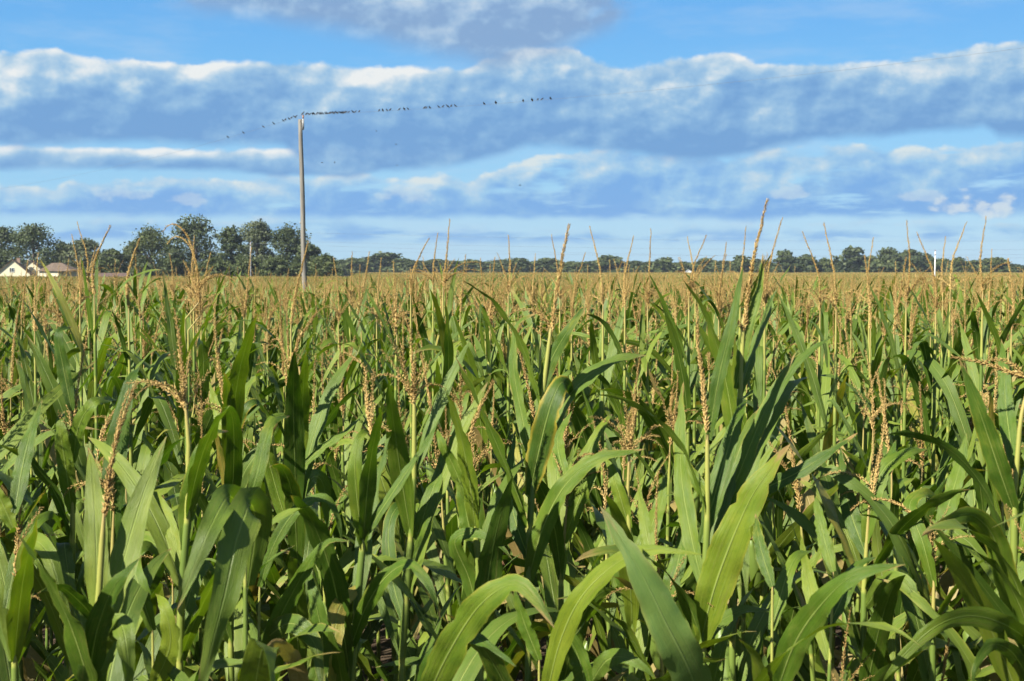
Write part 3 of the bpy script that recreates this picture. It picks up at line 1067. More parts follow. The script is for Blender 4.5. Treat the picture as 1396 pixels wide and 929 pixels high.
H(12, 548, 900, 3.1, [(555, 800), (562, 700), (566, 600), (564, 540)], [
    ([(552, 850, 0), (535, 790, .05), (530, 720, .1), (545, 690, .15), (565, 705, .2), (582, 760, .2)], 24, 0.4, 7, 0.9),
    ([(560, 760, 0), (582, 690, 0), (600, 640, .05), (610, 590, .1)], 26, 0.3, 7, 0.2),
    ([(562, 700, 0), (545, 640, .05), (535, 590, .1)], 24, 0.3, 7, 0.41),
], 'slender corn plant with bare yellow stalk left of the centre, thin tassel straight up',
  tassel=[(564, 555), (562, 500), (558, 450), (545, 420)], style='normal')
H(13, 352, 940, 2.75, [(350, 860), (352, 790), (356, 700)], [
    ([(354, 915, 0), (378, 850, -.05), (415, 780, -.1), (445, 740, -.12), (478, 738, -.12)], 30, 0.2, 7, 0.06),
    ([(354, 800, 0), (375, 740, 0), (405, 695, 0), (440, 678, 0), (458, 700, 0), (468, 745, 0)], 20, 0.3, 7, 0.2),
    ([(352, 880, 0), (395, 850, -.1), (430, 880, -.15), (440, 950, -.2)], 34, 0.3, 7, 0.33),
], 'corn plant with a plain pale leaf slanting up right, beside the drooping pair', tassel=False, low=3)
# left: large drooping pair
H(14, 335, 900, 2.4, [(334, 800), (332, 700), (340, 640)], [
    ([(334, 760, .06), (326, 700, .02), (312, 677, -.06), (290, 712, -.16), (266, 768, -.2), (240, 834, -.22)], 44, -0.2, 8, 0.13),
    ([(338, 800, .05), (348, 722, .02), (341, 688, -.06), (322, 740, -.14), (304, 820, -.18), (268, 960, -.2)], 60, 0.15, 8, 0.53),
    ([(334, 700, 0), (350, 650, .0), (362, 600, .02), (372, 575, .05), (395, 567, .1)], 24, 0.2, 7, 0.33),
], 'corn plant in the left foreground with two broad shiny leaves hanging from a fold',
  tassel=False, low=3)
H(15, 245, 900, 2.7, [(248, 800), (256, 700), (258, 620), (252, 540)], [
    ([(252, 750, 0), (256, 690, 0), (268, 630, -.02), (290, 592, .0), (312, 588, .05)], 30, 0.3, 7, 0.2),
    ([(244, 870, 0), (262, 800, .05), (282, 770, .1), (300, 800, .12)], 28, 0.3, 7, 0.41),
    ([(250, 780, 0), (232, 720, .05), (215, 680, .1), (200, 672, .15)], 26, 0.4, 7, 0.62),
], 'corn plant with a long bare tassel stem between the tall leaves at left',
  tassel=[(252, 560), (249, 510), (244, 460), (238, 422)], style='thin')
H(16, 128, 960, 2.35, [(132, 860), (138, 760), (142, 700)], [
    ([(118, 975, 0), (128, 880, -.05), (150, 810, -.1), (175, 778, -.12), (192, 760, -.12)], 44, 0.15, 8, 0.13),
    ([(130, 900, 0), (160, 850, -.05), (172, 880, -.1), (178, 960, -.1)], 36, 0.2, 7, 0.06),
    ([(134, 850, 0), (108, 820, -.05), (80, 800, -.1), (50, 810, -.1)], 22, 0.5, 7, 0.33),
], 'front corn plant at left with a sparse leaning tassel before a broad leaf',
  tassel=[(143, 705), (150, 640), (165, 580), (186, 524)], style='stout', low=3)
H(17, 152, 800, 3.0, [(155, 700), (160, 600), (170, 520)], [
    ([(150, 770, 0), (152, 680, 0), (162, 590, .02), (178, 520, .05), (190, 500, .12)], 40, 0.1, 7, 0.2),
    ([(152, 720, 0), (132, 650, .05), (120, 610, .1)], 30, 0.3, 7, 0.41),
    ([(155, 800, 0), (185, 740, -.05), (215, 745, -.1), (232, 790, -.12)], 30, 0.3, 7, 0.62),
], 'corn plant with a wide upright leaf rounded at its top, left part of the field', style='normal')
H(18, 97, 820, 3.05, [(99, 720), (98, 620), (97, 520), (95, 440)], [
    ([(98, 700, 0), (90, 640, -.02), (82, 580, -.03), (88, 560, .02)], 28, 0.1, 7, 0.55),
    ([(99, 630, 0), (108, 580, -.02), (130, 548, -.03), (160, 545, .05)], 24, 0.4, 7, 0.06),
    ([(98, 560, 0), (86, 500, 0), (80, 455, .0), (98, 445, .05)], 22, 0.2, 7, 0.2),
    ([(100, 790, 0), (88, 740, 0), (96, 800, -.1), (110, 850, -.14)], 26, 0.4, 7, 0.33),
], 'corn plant at left with a long straight stalk and a blunt leaf beside it', style='thin')
H(19, 20, 900, 2.7, [(22, 820), (20, 740), (18, 660), (16, 590)], [
    ([(22, 850, 0), (30, 780, 0), (45, 738, -.05), (68, 760, -.12), (85, 820, -.15), (104, 905, -.15)], 30, 0.3, 7, 0.52),
    ([(8, 830, 0), (25, 760, .05), (48, 715, .1), (72, 702, .15), (84, 725, .2)], 24, 0.3, 7, 0.2),
    ([(20, 700, 0), (30, 640, .05), (42, 590, .1), (58, 545, .15)], 28, 0.3, 7, 0.41),
    ([(18, 720, 0), (0, 680, 0), (-20, 650, 0)], 26, 0.3, 7, 0.9),
], 'corn plant at the left edge with a brown-tipped leaf hanging down', style='normal')
H(20, 312, 640, 3.6, [(312, 580), (310, 530), (306, 480)], [
    ([(310, 660, 0), (318, 600, 0), (332, 560, -.02), (350, 548, .0), (362, 565, .05)], 21, 0.2, 7, 3.95),
    ([(312, 600, 0), (296, 560, .05), (285, 520, .08)], 20, 0.4, 7, 0.33),
    ([(312, 700, 0), (335, 640, 0), (360, 620, 0), (368, 700, 0)], 24, 0.3, 7, 0.2),
], 'corn plant with an orange-edged curved leaf, left of centre', style='normal')
H(21, 405, 700, 3.5, [(412, 620), (414, 560), (408, 500)], [
    ([(400, 740, 0), (375, 660, 0), (362, 600, -.03), (375, 568, .02), (405, 566, .08)], 26, 0.2, 7, 0.52),
    ([(410, 640, 0), (440, 610, 0), (470, 590, 0), (500, 560, 0)], 13, 0.7, 7, 0.2),
    ([(408, 680, 0), (428, 650, .05), (442, 665, .1), (446, 720, .12)], 26, 0.2, 7, 0.9),
], 'corn plant whose two long tassel arms lean right, left of centre',
  tassel=[(408, 510), (398, 500), (410, 460), (432, 425)], style='stout')
H(22, 655, 900, 3.05, [(654, 820), (650, 740), (640, 660), (634, 600)], [
    ([(654, 850, 0), (640, 790, 0), (620, 740, -.03), (640, 728, -.05), (672, 735, -.08), (700, 765, -.1)], 26, 0.4, 7, 0.33),
    ([(650, 760, 0), (636, 700, 0), (630, 650, 0), (650, 640, 0)], 30, 0.2, 7, 0.52),
    ([(652, 800, 0), (672, 740, 0), (690, 690, 0)], 28, 0.3, 7, 0.9),
    ([(640, 690, 0), (620, 640, 0), (600, 600, 0), (596, 585, .05)], 20, 0.3, 7, 0.06),
], 'corn plant with a rust-coloured tassel leaning right just left of the centre plant',
  tassel=[(632, 625), (642, 590), (655, 555), (672, 520)], style='stout')
H(23, 862, 860, 3.15, [(860, 760), (856, 680), (858, 620)], [
    ([(860, 800, 0), (880, 740, 0), (898, 690, .05), (910, 640, .1)], 32, 0.2, 7, 0.52),
    ([(860, 830, 0), (842, 760, 0), (830, 700, .05), (835, 670, .1)], 26, 0.3, 7, 0.33),
    ([(858, 720, 0), (840, 660, 0), (825, 620, .05)], 24, 0.3, 7, 0.1),
], 'corn plant behind the wide blue-green leaf with an upright feathery tassel',
  tassel=[(858, 625), (862, 590), (866, 560), (862, 535)], style='normal')
H(24, 1178, 800, 3.2, [(1184, 700), (1190, 600), (1194, 520)], [
    ([(1180, 740, 0), (1190, 680, 0), (1205, 640, .02), (1235, 618, .05), (1265, 612, .1)], 30, 0.3, 7, 0.2),
    ([(1182, 760, 0), (1160, 700, .05), (1150, 650, .1), (1146, 610, .12)], 30, 0.3, 7, 0.41),
    ([(1186, 700, 0), (1206, 640, .05), (1222, 600, .1)], 24, 0.3, 7, 0.52),
    ([(1178, 830, 0), (1210, 790, -.1), (1240, 800, -.15), (1262, 860, -.2)], 26, 0.4, 7, 0.9),
], 'corn plant right of the broad-leaved one with a long leaf bowing right', style='normal')
H(25, 1272, 850, 3.1, [(1274, 760), (1278, 660), (1280, 600)], [
    ([(1273, 800, 0), (1258, 740, 0), (1240, 690, .05), (1262, 672, .1), (1290, 690, .15)], 26, 0.3, 7, 0.33),
    ([(1276, 740, 0), (1296, 680, .05), (1310, 630, .1), (1318, 590, .12)], 30, 0.2, 7, 0.1),
    ([(1274, 860, 0), (1250, 880, -.1), (1215, 920, -.15)], 28, 0.4, 7, 0.52),
], 'corn plant left of the arching right-edge leaf with a tan tassel low in the leaves', style='droop')
H(26, 905, 980, 3.0, [(902, 900), (896, 820), (890, 740), (884, 680)], [
    ([(898, 850, 0), (918, 790, 0), (930, 740, .05), (935, 690, .1)], 30, 0.2, 7, 0.2),
    ([(892, 780, 0), (880, 720, .05), (870, 660, .1)], 24, 0.3, 7, 0.41),
], 'corn plant hidden behind the wide blue-green leaf, only upper leaves showing', style='thin')
H(27, 210, 990, 2.6, [(208, 900), (206, 840), (205, 790)], [
    ([(208, 860, 0), (190, 800, 0), (180, 760, .05), (205, 745, .1), (228, 775, .12)], 30, 0.3, 7, 0.62),
    ([(208, 940, 0), (232, 880, -.05), (225, 830, -.05), (212, 810, 0)], 34, 0.2, 7, 0.41),
], 'low corn plant between the leaning tassel and the drooping broad leaves', tassel=False, low=3)
H(28, 805, 990, 2.75, [(806, 930), (808, 880), (808, 830)], [
    ([(806, 970, 0), (790, 900, 0), (770, 860, 0), (758, 830, .05)], 34, 0.2, 7, 0.41),
    ([(806, 930, 0), (828, 900, -.05), (858, 898, -.1), (895, 925, -.12)], 30, 0.3, 7, 0.9),
], 'low corn plant in the bottom row under the dark curling leaf', tassel=False, low=3)
H(29, 1128, 990, 2.8, [(1130, 900), (1132, 820), (1136, 740), (1140, 680)], [
    ([(1130, 900, 0), (1112, 830, .05), (1100, 780, .1), (1092, 730, .12)], 30, 0.2, 7, 0.41),
    ([(1132, 850, 0), (1155, 800, .05), (1170, 770, .1), (1195, 760, .12)], 28, 0.3, 7, 0.1),
    ([(1136, 780, 0), (1120, 720, .05), (1110, 670, .1)], 24, 0.3, 7, 0.52),
], 'corn plant standing behind the white-ribbed sweeping leaf', tassel=False)
H(30, 415, 1000, 2.65, [(418, 920), (420, 860), (424, 810)], [
    ([(418, 960, 0), (440, 890, 0), (430, 820, .0), (418, 770, .05)], 32, 0.2, 7, 0.52),
    ([(418, 960, 0), (400, 900, -.05), (375, 878, -.1), (352, 905, -.12)], 30, 0.3, 7, 1.5),
], 'low corn plant with a browning leaf at the bottom, left of centre', tassel=False, low=3)

# ------------------------------------------------------------------ the plants whose tassels cross the skyline
SKY_T = [  # tip X, tip Y, lean dx, distance, style, words
    (52, 345, 6, 5.2, 'normal', 'before the first white gable'),
    (98, 320, -8, 5.6, 'thin', 'slender, left of a thin one over the bungalow'),
    (105, 303, -12, 6.2, 'thin', 'thin and leaning left above the pale tree'),
    (150, 308, 20, 5.0, 'stout', 'leaning right over the reddish low roof'),
    (216, 305, -30, 4.8, 'droop', 'hooked over at the top against the clouds, far left'),
    (190, 326, 14, 5.0, 'stout', 'thick and short, left of the hooked tassel'),
    (232, 322, -20, 5.2, 'droop', 'nodding left, close to the right of the hooked tassel'),
    (265, 322, 2, 6.0, 'normal', 'straight, before the tallest dark tree'),
    (287, 345, 12, 6.2, 'thin', 'small and tilted right below the tallest dark tree'),
    (343, 338, 10, 5.7, 'normal', 'tilted right, in front of the ragged tree'),
    (421, 329, 22, 4.8, 'stout', 'crossing the foot of the wooden utility pole'),
    (480, 343, 3, 7.0, 'thin', 'small, first right of the utility pole trees'),
    (585, 325, 22, 5.8, 'normal', 'curving right, left of the tall needle-like one'),
    (597, 318, 6, 6.4, 'thin', 'thin, left beside the tall needle-like one'),
    (613, 299, 8, 5.4, 'thin', 'tall and needle-like, right of the pole birds'),
    (693, 321, 0, 5.8, 'normal', 'straight as a rod above the low treeline'),
    (752, 320, -10, 6.4, 'thin', 'thin, just left of the thickest centre tassel'),
    (798, 345, 16, 6.0, 'normal', 'short, right of the thickest centre tassel'),
    (804, 309, -16, 5.4, 'thin', 'long and leaning left, right of centre'),
    (864, 322, 10, 5.4, 'normal', 'bowed at its tip, between two thin ones'),
    (887, 312, 3, 5.6, 'thin', 'split in two points above green leaves'),
    (937, 323, -10, 6.0, 'thin', 'left prong of a forked looking pair'),
    (963, 321, 20, 5.4, 'normal', 'right prong of a forked looking pair'),
    (990, 331, 8, 5.6, 'normal', 'bent right at the top, left of the highest one'),
    (1017, 309, 6, 5.8, 'thin', 'pale and thin, directly left of the highest one'),
    (1067, 297, 20, 4.6, 'thin', 'dark and thin, directly right of the highest one'),
    (1094, 316, -22, 5.4, 'normal', 'bowed left, before the bluish tree'),
    (1123, 304, -16, 4.9, 'thin', 'long and dark, leaning left'),
    (1179, 349, -8, 5.6, 'stout', 'short pale, before the big round right tree'),
    (1191, 324, 4, 6.0, 'normal', 'upright, before the big round right tree'),
    (1236, 301, -1, 5.2, 'thin', 'perfectly upright dark spike'),
    (1250, 317, -24, 5.2, 'thin', 'long dark and arching left, near the white post'),
    (1289, 323, 2, 5.9, 'normal', 'pale and straight, right of the white post'),
    (1318, 303, 18, 5.4, 'thin', 'dark, slanting right near the white post'),
    (1344, 295, 2, 4.9, 'thin', 'dark two-pointed spike near the right edge'),
    (1374, 353, -6, 4.8, 'stout', 'fat pale one close to the right edge'),
    (1352, 340, 3, 6.4, 'thin', 'fine thread-like one near the right edge'),
    (520, 352, 6, 6.6, 'normal', 'low, before the bump in the far treeline'),
    (655, 352, -6, 6.6, 'normal', 'low, over the flat part of the treeline'),
    (730, 346, 4, 6.8, 'thin', 'thin, between the rod and the centre tassel'),
    (455, 352, -5, 6.2, 'normal', 'low, just right of the utility pole'),
]


def sky_plant(i, X, Y, dx, d, style, words):
    rng = random.Random(500 + i)
    tip = world_pt(X, Y, d)
    gz = ground_z(tip[0], d)
    # root so that the tassel leans by dx pixels over its spike
    lean = dx / FPX * d
    root = empty('corn_plant', (tip[0] - lean * 1.15, d, gz))
    R = np.array(root.location)
    Ls = rng.uniform(0.25, 0.33)
    H_ = tip[2] - gz
    ztas = H_ - Ls
    geo = plant_geometry(rng, H_, 1, style)
    # rebuild the tassel along a chosen path
    tp = tip - R
    if style == 'droop':
        a = np.array((-0.02, 0, ztas - .05))
        a = np.array((0.05, 0, ztas)); e = H_
        path = [a, np.array((0.045, 0, ztas + 0.12)), np.array((.02, 0, e - 0.06)), np.array((-.02, 0, e - .008)), np.array((-.06, .02, e - .005)), np.array((-.085, .03, e - .03))]
    else:
        a = np.array((0, 0, ztas))
        path = [a, a + (tp - a) * 0.45 + np.array((-lean * 0.30 + rng.uniform(-.012, .012), 0, 0)), tp]
    ts = make_tassel(rng, style, 0, path=path)
    st = geo['stalk']
    # the stalk is rebuilt up to the tassel base
    zs = np.concatenate(st.v)[:, 2]
    flag = ztas - rng.uniform(0.16, 0.27)
    hs = [flag]; g = .15
    while hs[-1] > .35:
        hs.append(hs[-1] - g); g = min(.19, g * 1.04)
    hs.append(0.0)
    nodes = [np.array((0, 0, h)) for h in hs[::-1]]
    geo['stalk'] = stalk_mb(rng, nodes, .0100, .0038, [np.array((0, 0, ztas - .06)) , path[0]], 8)
    # shift leaves so that the flag leaf sits at the new collar
    lb = geo['leaves'][0].v[0][:, 2].min()
    for l_ in geo['leaves']:
        l_.v[0] = l_.v[0] + np.array((0, 0, flag - lb))
    geo['tassel'] = ts
    tag(root, 'corn plant with skyline tassel ' + words, 'corn plant', GRP)
    geo['stalk'].obj('stalk', M_STALK, root)
    for l_ in geo['leaves']:
        l_.obj('leaf', M_LEAF, root)
    ts.obj('tassel', M_TAS, root)
    if 'ear' in geo:
        geo['ear'].obj('ear', [M_EAR, M_SILK], root)
    return root


for i, a in enumerate(SKY_T):
    HEROES.append(sky_plant(i, *a))

# ------------------------------------------------------------------ the random rows
occupied = [(o.location.x, o.location.y) for o in HEROES]
rng = random.Random(77)
cands = []
ROT = math.radians(9)
cr, sr = math.cos(ROT), math.sin(ROT)
for r in range(-8, 80):
    yy = 2.2 + r * 0.74
    for c in range(-185, 185):
        xx = c * 0.178 + rng.uniform(-.05, .05)
        y_ = yy + rng.uniform(-.07, .07)
        x = xx * cr - y_ * sr
        y = xx * sr + y_ * cr
        if rng.random() < 0.05:
            continue
        half = 0.388 * y
        if y < 2.35 or y > 46 or abs(x) > half * 1.22 + 2.2:
            continue
        if abs(x) < half + 0.12:
            if y < 3.05:
                continue
            if min((x - a) ** 2 + (y - b) ** 2 for a, b in occupied) < 0.11 ** 2 and y < 8:
                continue
        cands.append((x, y))
cands.sort(key=lambda p: p[1])
NIND = 300 - len(HEROES)
protos = []
prng = random.Random(9)
PH = 2.24
inview = [p for p in cands if abs(p[0]) < 0.388 * p[1] + 0.1]
near = inview[:NIND]
nearset = set(near)
print('individual plants to d =', near[-1][1], 'total candidates', len(cands))
NP = 34
LAB = [('corn plant with leaves and tan tassel in the packed rows behind the front plants', 'corn plants in the packed rows behind the front plants'),
       ('corn plant deep in the field, mostly hidden behind nearer rows', 'corn plants deep in the field behind nearer rows')]
for i, (x, y) in enumerate(near):
    g = LAB[0] if y < 6.6 else LAB[1]
    gz = ground_z(x, y)
    hgt = max(2.04, min(2.62, prng.gauss(2.30, 0.11))) - 0.24 * max(0.0, min(1.0, (7.0 - y) / 3.0)) - (0.24 if y < 3.6 else 0.0)
    if 5.6 < y < 9.5 and prng.random() < 0.22:
        hgt = prng.uniform(2.48, 2.64)
    rz = prng.uniform(0, 2 * PI)
    tilt = (prng.gauss(0, 0.035), prng.gauss(0, 0.035))
    if i < NP:
        o = build_plant('corn_plant', plant_geometry(random.Random(2000 + i), PH, 1), (x, y, gz), rz, g[0], GRP, tilt)
        s = hgt / PH
        o.scale = (s, s, s)
        protos.append(o)
    else:
        o = copy_tree(protos[prng.randrange(NP)], (x, y, gz), rz, tilt, hgt / PH)
        o['label'] = g[0]
    o['group'] = g[1]

# ------------------------------------------------------------------ the rest of the crop: ONE object, instanced from its own mesh
def merged_plant(seed, lod):
    r_ = random.Random(seed)
    g = plant_geometry(r_, PH, lod)
    mb = MB()
    for p, mi in ((g['stalk'], 1), (g['tassel'], 2)):
        p.mi = [mi] * len(p.f); mb.merge(p)
    for l_ in g['leaves']:
        l_.mi = [0] * len(l_.f); mb.merge(l_)
    return mb


def patch(seed, size, pool, gapx=0.74, gapy=0.22):
    r_ = random.Random(seed)
    mb = MB()
    nx, ny = int(size / gapx + .5), int(size / gapy)
    for i in range(nx):
        for j in range(ny):
            s = r_.gauss(1.0, 0.045)
            a = r_.uniform(0, 6.28)
            M = np.array(Matrix.Translation(((i + .5) * gapx - size / 2 + r_.uniform(-.08, .08), (j + .5) * gapy - size / 2, 0)) @ Matrix.Rotation(a, 4, 'Z') @ Matrix.Scale(s, 4))
            mb.merge(pool[r_.randrange(len(pool))], M)
    return mb


def tiny_plant(seed):
    """a plant for the far field: a few blades and a tassel of long slivers"""
    r_ = random.Random(seed)
    mb = MB()
    for i in range(5):
        m_ = MB()
        rand_leaf(m_, r_, np.array((0, 0, 1.77 - i * 0.12)), r_.uniform(0, 6.28), 0.6, 0.10, 0.35, r_.uniform(.6, 2.3), 1.5, None, r_.uniform(-1, 1), 4, 2)
        m_.mi = [0] * len(m_.f); mb.merge(m_)
    ts = MB()
    for i in range(5):
        a = r_.uniform(0, 6.28); o = r_.uniform(.02, .11) if i else 0.02
        zt = 2.24 if i == 0 else r_.uniform(1.98, 2.18)
        p0 = np.array((0, 0, 1.88)); p1 = np.array((math.cos(a) * o, math.sin(a) * o, zt))
        mid = (p0 + p1) / 2 + np.array((0, 0, 0.04))
        side = np.array((-math.sin(a), math.cos(a), 0)) * 0.0145
        s2 = np.array((math.cos(a), math.sin(a), 0)) * 0.0145
        ts.put([p0, mid + side, p1, mid - side, mid + s2, mid - s2], [(0, 1, 2, 3), (0, 4, 2, 5)], None, r_.uniform(.25, .8), 2)
    mb.merge(ts)
    return mb


def build_crop():
    variants = [merged_plant(3000 + i, 2) for i in range(12)]          # 0..11 whole plants
    pool3 = [merged_plant(4000 + i, 3) for i in range(8)]
    variants += [patch(50 + i, 3.7, pool3) for i in range(3)]           # 12..14
    pool4 = [tiny_plant(4500 + i) for i in range(10)]
    variants += [patch(60 + i, 8.88, pool4, 0.74, 0.30) for i in range(3)]       # 15..17
    pts = []      # x, y, z, rx, ry, rz, s, variant
    rg = random.Random(5)
    for (x, y) in cands:
        if (x, y) in nearset:
            continue
        h = max(0.90, min(1.19, rg.gauss(1.04, 0.05)))
        pts.append((x, y, ground_z(x, y), rg.gauss(0, .035), rg.gauss(0, .035), rg.uniform(0, 6.28), h, rg.randrange(12)))
    S = 3.7
    y = 46 + S / 2
    row = 0
    while y < 150:
        n = int((0.388 * y * 1.2 + 4) / S) + 1
        for i in range(-n, n + 1):
            pts.append((i * S, y, ground_z(0, y), 0, 0, rg.choice([0, PI]), rg.uniform(.97, 1.03), 12 + rg.randrange(3)))
        y += S
    S = 8.88
    y += (S - 3.7) / 2
    while y < 560:
        n = int((0.388 * y * 1.2 + 4) / S) + 1
        for i in range(-n, n + 1):
            x = i * S
            if y > 236 and 698 + x / y * FPX < 500:
                continue
            pts.append((x, y, ground_z(0, y), 0, 0, rg.choice([0, PI]), rg.uniform(.95, 1.05), 15 + rg.randrange(3)))
        y += S
    mb = MB()
    var = []
    for i, vmb in enumerate(variants):
        mb.merge(vmb)
        var += [i] * vmb.n
    npro = mb.n
    A = np.array(pts)
    mb.put(A[:, :3], np.zeros((0, 4), int))
    var += [1000 + int(p[7]) for p in pts]
    me = mb.mesh('corn_crop', [M_LEAF, M_STALK, M_TAS])
    a = me.attributes.new('variant', 'INT', 'POINT'); a.data.foreach_set('value', np.array(var, dtype=np.int32))
    rotv = np.zeros((mb.n, 3), np.float32); rotv[npro:] = A[:, 3:6]
    a = me.attributes.new('turn', 'FLOAT_VECTOR', 'POINT'); a.data.foreach_set('vector', rotv.ravel())
    sc = np.ones(mb.n, np.float32); sc[npro:] = A[:, 6]
    a = me.attributes.new('size', 'FLOAT', 'POINT'); a.data.foreach_set('value', sc)
    o = bpy.data.objects.new('corn_crop', me)
    C.objects.link(o)
    tag(o, 'the rest of the tasselled corn field stretching back to the treeline', 'corn crop', None, 'stuff')
    ng = bpy.data.node_groups.new('crop_scatter', 'GeometryNodeTree')
    ng.interface.new_socket('Geometry', in_out='INPUT', socket_type='NodeSocketGeometry')
    ng.interface.new_socket('Geometry', in_out='OUTPUT', socket_type='NodeSocketGeometry')
    gi = ng.nodes.new('NodeGroupInput'); go = ng.nodes.new('NodeGroupOutput')
    join = ng.nodes.new('GeometryNodeJoinGeometry')

    def named(nm, dt):
        n = ng.nodes.new('GeometryNodeInputNamedAttribute'); n.data_type = dt
        n.inputs['Name'].default_value = nm
        return n.outputs['Attribute']
    va = named('variant', 'INT'); tv = named('turn', 'FLOAT_VECTOR'); sv = named('size', 'FLOAT')

    def sep(k_):
        c = ng.nodes.new('FunctionNodeCompare'); c.data_type = 'INT'; c.operation = 'EQUAL'
        ng.links.new(va, c.inputs[2]); c.inputs[3].default_value = k_
        s = ng.nodes.new('GeometryNodeSeparateGeometry'); s.domain = 'POINT'
        ng.links.new(gi.outputs[0], s.inputs['Geometry']); ng.links.new(c.outputs[0], s.inputs['Selection'])
        return s.outputs[0]
    for i in range(len(variants)):
        io = ng.nodes.new('GeometryNodeInstanceOnPoints')
        ng.links.new(sep(1000 + i), io.inputs['Points'])
        ng.links.new(sep(i), io.inputs['Instance'])
        ng.links.new(tv, io.inputs['Rotation'])
        ng.links.new(sv, io.inputs['Scale'])
        ng.links.new(io.outputs[0], join.inputs[0])
    ng.links.new(join.outputs[0], go.inputs[0])
    md = o.modifiers.new('scatter', 'NODES'); md.node_group = ng
    print('crop mesh verts', npro, 'instances', len(pts))


build_crop()

# ------------------------------------------------------------------ utility pole, wires, birds
PD = 75.0
ptop = world_pt(409.5, 163, PD)
pbase_z = ground_z(0, PD)
pole = empty('utility_pole', (ptop[0] + 0.2, PD, pbase_z))
tag(pole, 'weathered grey wooden utility pole standing in the corn field', 'utility pole')
hp = ptop[2] - pbase_z
mb = MB()
zs = np.linspace(0, hp, 14)
tube(mb, [(-0.2 * z / hp + 0.012 * math.sin(z), 0, z) for z in zs], np.linspace(0.165, 0.115, 14), 12)
mb.obj('shaft', M_POLE, pole)
mb = MB(); box(mb, (-0.2 + 0.155, -0.0, hp - 0.28), 0.09, 0.10, 0.62)
tube(mb, [(-0.2, -.13, hp - .12), (-0.2, .13, hp - .12)], 0.02, 6)
mb.obj('bracket', M_METAL, pole)
mb = MB()
tube(mb, [(-0.045, 0, hp + z) for z in (0.0, .06, .1, .13, .2, .26)], [.03, .03, .07, .045, .06, .02], 10)
mb.obj('insulator', M_GLASSY, pole)
mb = MB()
for z in (6.1, 3.2):
    box(mb, (-0.2 * z / hp - 0.15, -.05, z), 0.06, 0.05, 0.12)
mb.obj('step_bracket', M_METAL, pole)
WT = np.array((ptop[0] + 0.155, PD, ptop[2] + 0.24))
HT = WT[2]


def wire_pt(t, side):
    if side > 0:
        A = WT; B = np.array((35.0, 40.0, HT + 0.80)); sag = 0.80
    else:
        A = WT; B = np.array((WT[0] - 47, 110.0, HT - 3.0)); sag = 1.5
    p = A + (B - A) * t
    p[2] -= 4 * sag * t * (1 - t)
    return p


for side, words in ((1, 'overhead wire rising right from the utility pole, dotted with birds'),
                    (-1, 'overhead wire falling left from the utility pole, few birds')):
    mb = MB()
    tube(mb, [wire_pt(t, side) for t in np.linspace(0, 1, 50)], 0.0045, 5)
    o = mb.obj('overhead_wire', M_WIRE)
    tag(o, words, 'wire', 'wires from the utility pole')


def bird_mb(rng):
    """perched starling-like bird facing -Y, feet at origin"""
    mb = MB()
    # body axis from tail to beak
    pts = [(0, .135, -.035), (0, .10, .0), (0, .065, .035), (0, .03, .065), (0, -.01, .095), (0, -.035, .125), (0, -.05, .148), (0, -.066, .160), (0, -.085, .160), (0, -.108, .155)]
    rad = [.012, .014, .026, .040, .043, .036, .027, .026, .012, .002]
    tube(mb, spline(pts, 16), np.interp(np.linspace(0, 1, 16), np.linspace(0, 1, 10), rad), 8)
    for s in (-1, 1):
        tube(mb, [(s * .034, -.02, .105), (s * .042, .02, .075), (s * .026, .08, .02), (s * .008, .115, -.01)], [.012, .02, .014, .003], 5)
        tube(mb, [(s * .014, .0, .06), (s * .013, -.004, .02), (s * .013, 0, .0), (s * .013, -.02, -.004)], [.006, .003, .003, .002], 4)
    return mb


def bird_at(X, mesh, label, group, rng):
    """solve the wire parameter whose picture column is X"""
    side = 1 if X > 412 else -1
    lo, hi = 0.0, 1.0
    for _ in range(40):
        m_ = (lo + hi) / 2
        p = wire_pt(m_, side)
        if ((698 + p[0] / p[1] * FPX) - X) * side < 0: lo = m_
        else: hi = m_
    p = wire_pt(lo, side)
    o = bpy.data.objects.new('perched_bird', mesh)
    C.objects.link(o)
    o.location = (p[0], p[1], p[2] + 0.012)
    wa = math.atan2(-35, 47)
    o.rotation_euler = (0, 0, wa + rng.choice([0, PI]) + rng.gauss(0, 0.3))
    s = rng.uniform(0.74, 0.92)
    o.scale = (s * 1.1, s * 1.1, s * 0.82)
    tag(o, label, 'bird', group)


br = random.Random(31)
bmesh_ = [bird_mb(br).mesh('perched_bird', M_BIRD) for _ in range(1)]
single = {313: 'small dark bird alone at the far left end of the bird row',
          334: 'small dark bird, second from the left end of the wire',
          361: 'small dark bird on the left wire, third from its end',
          375: 'small dark bird on the left wire, fourth from its end',
          660: 'small dark bird alone on the wire between two gaps, right of the clusters',
          676: 'faint small bird just right of the lone bird on the wire',
          725: 'first bird of the last trio on the rising right wire',
          733: 'middle bird of the last trio on the rising right wire',
          739: 'third bird of the last trio on the rising right wire',
          750: 'small dark bird at the far right end of the bird row',
          713: 'tiny bird just before the last trio on the right wire'}
for X, lab in single.items():
    bird_at(X, bmesh_[0], lab, 'birds perched on the wire', br)
for X in (388, 391.5, 396, 400, 403.5, 406):
    bird_at(X, bmesh_[0], 'small dark bird bunched close to the left of the pole top', 'birds bunched left of the pole top', br)
for X in (420, 422.4, 425, 428, 430, 434.5, 436.5, 439, 441.5, 445.5, 447.6, 451.5, 453.8, 456, 458.2, 460.4, 462.7, 465, 467.2, 469.5, 471.5, 473.8, 477.5, 482.5, 486.5, 491.5):
    bird_at(X, bmesh_[0], 'small dark bird in the tight row on the wire right of the pole', 'birds in the tight row right of the pole', br)
for X in (518.5, 523, 528.5, 533.5, 546, 552, 557, 580, 582.5, 586.5, 598.5, 605, 610.5, 616, 621):
    bird_at(X, bmesh_[0], 'small dark bird in the loose clusters along the middle of the wire', 'birds in loose clusters along the wire', br)
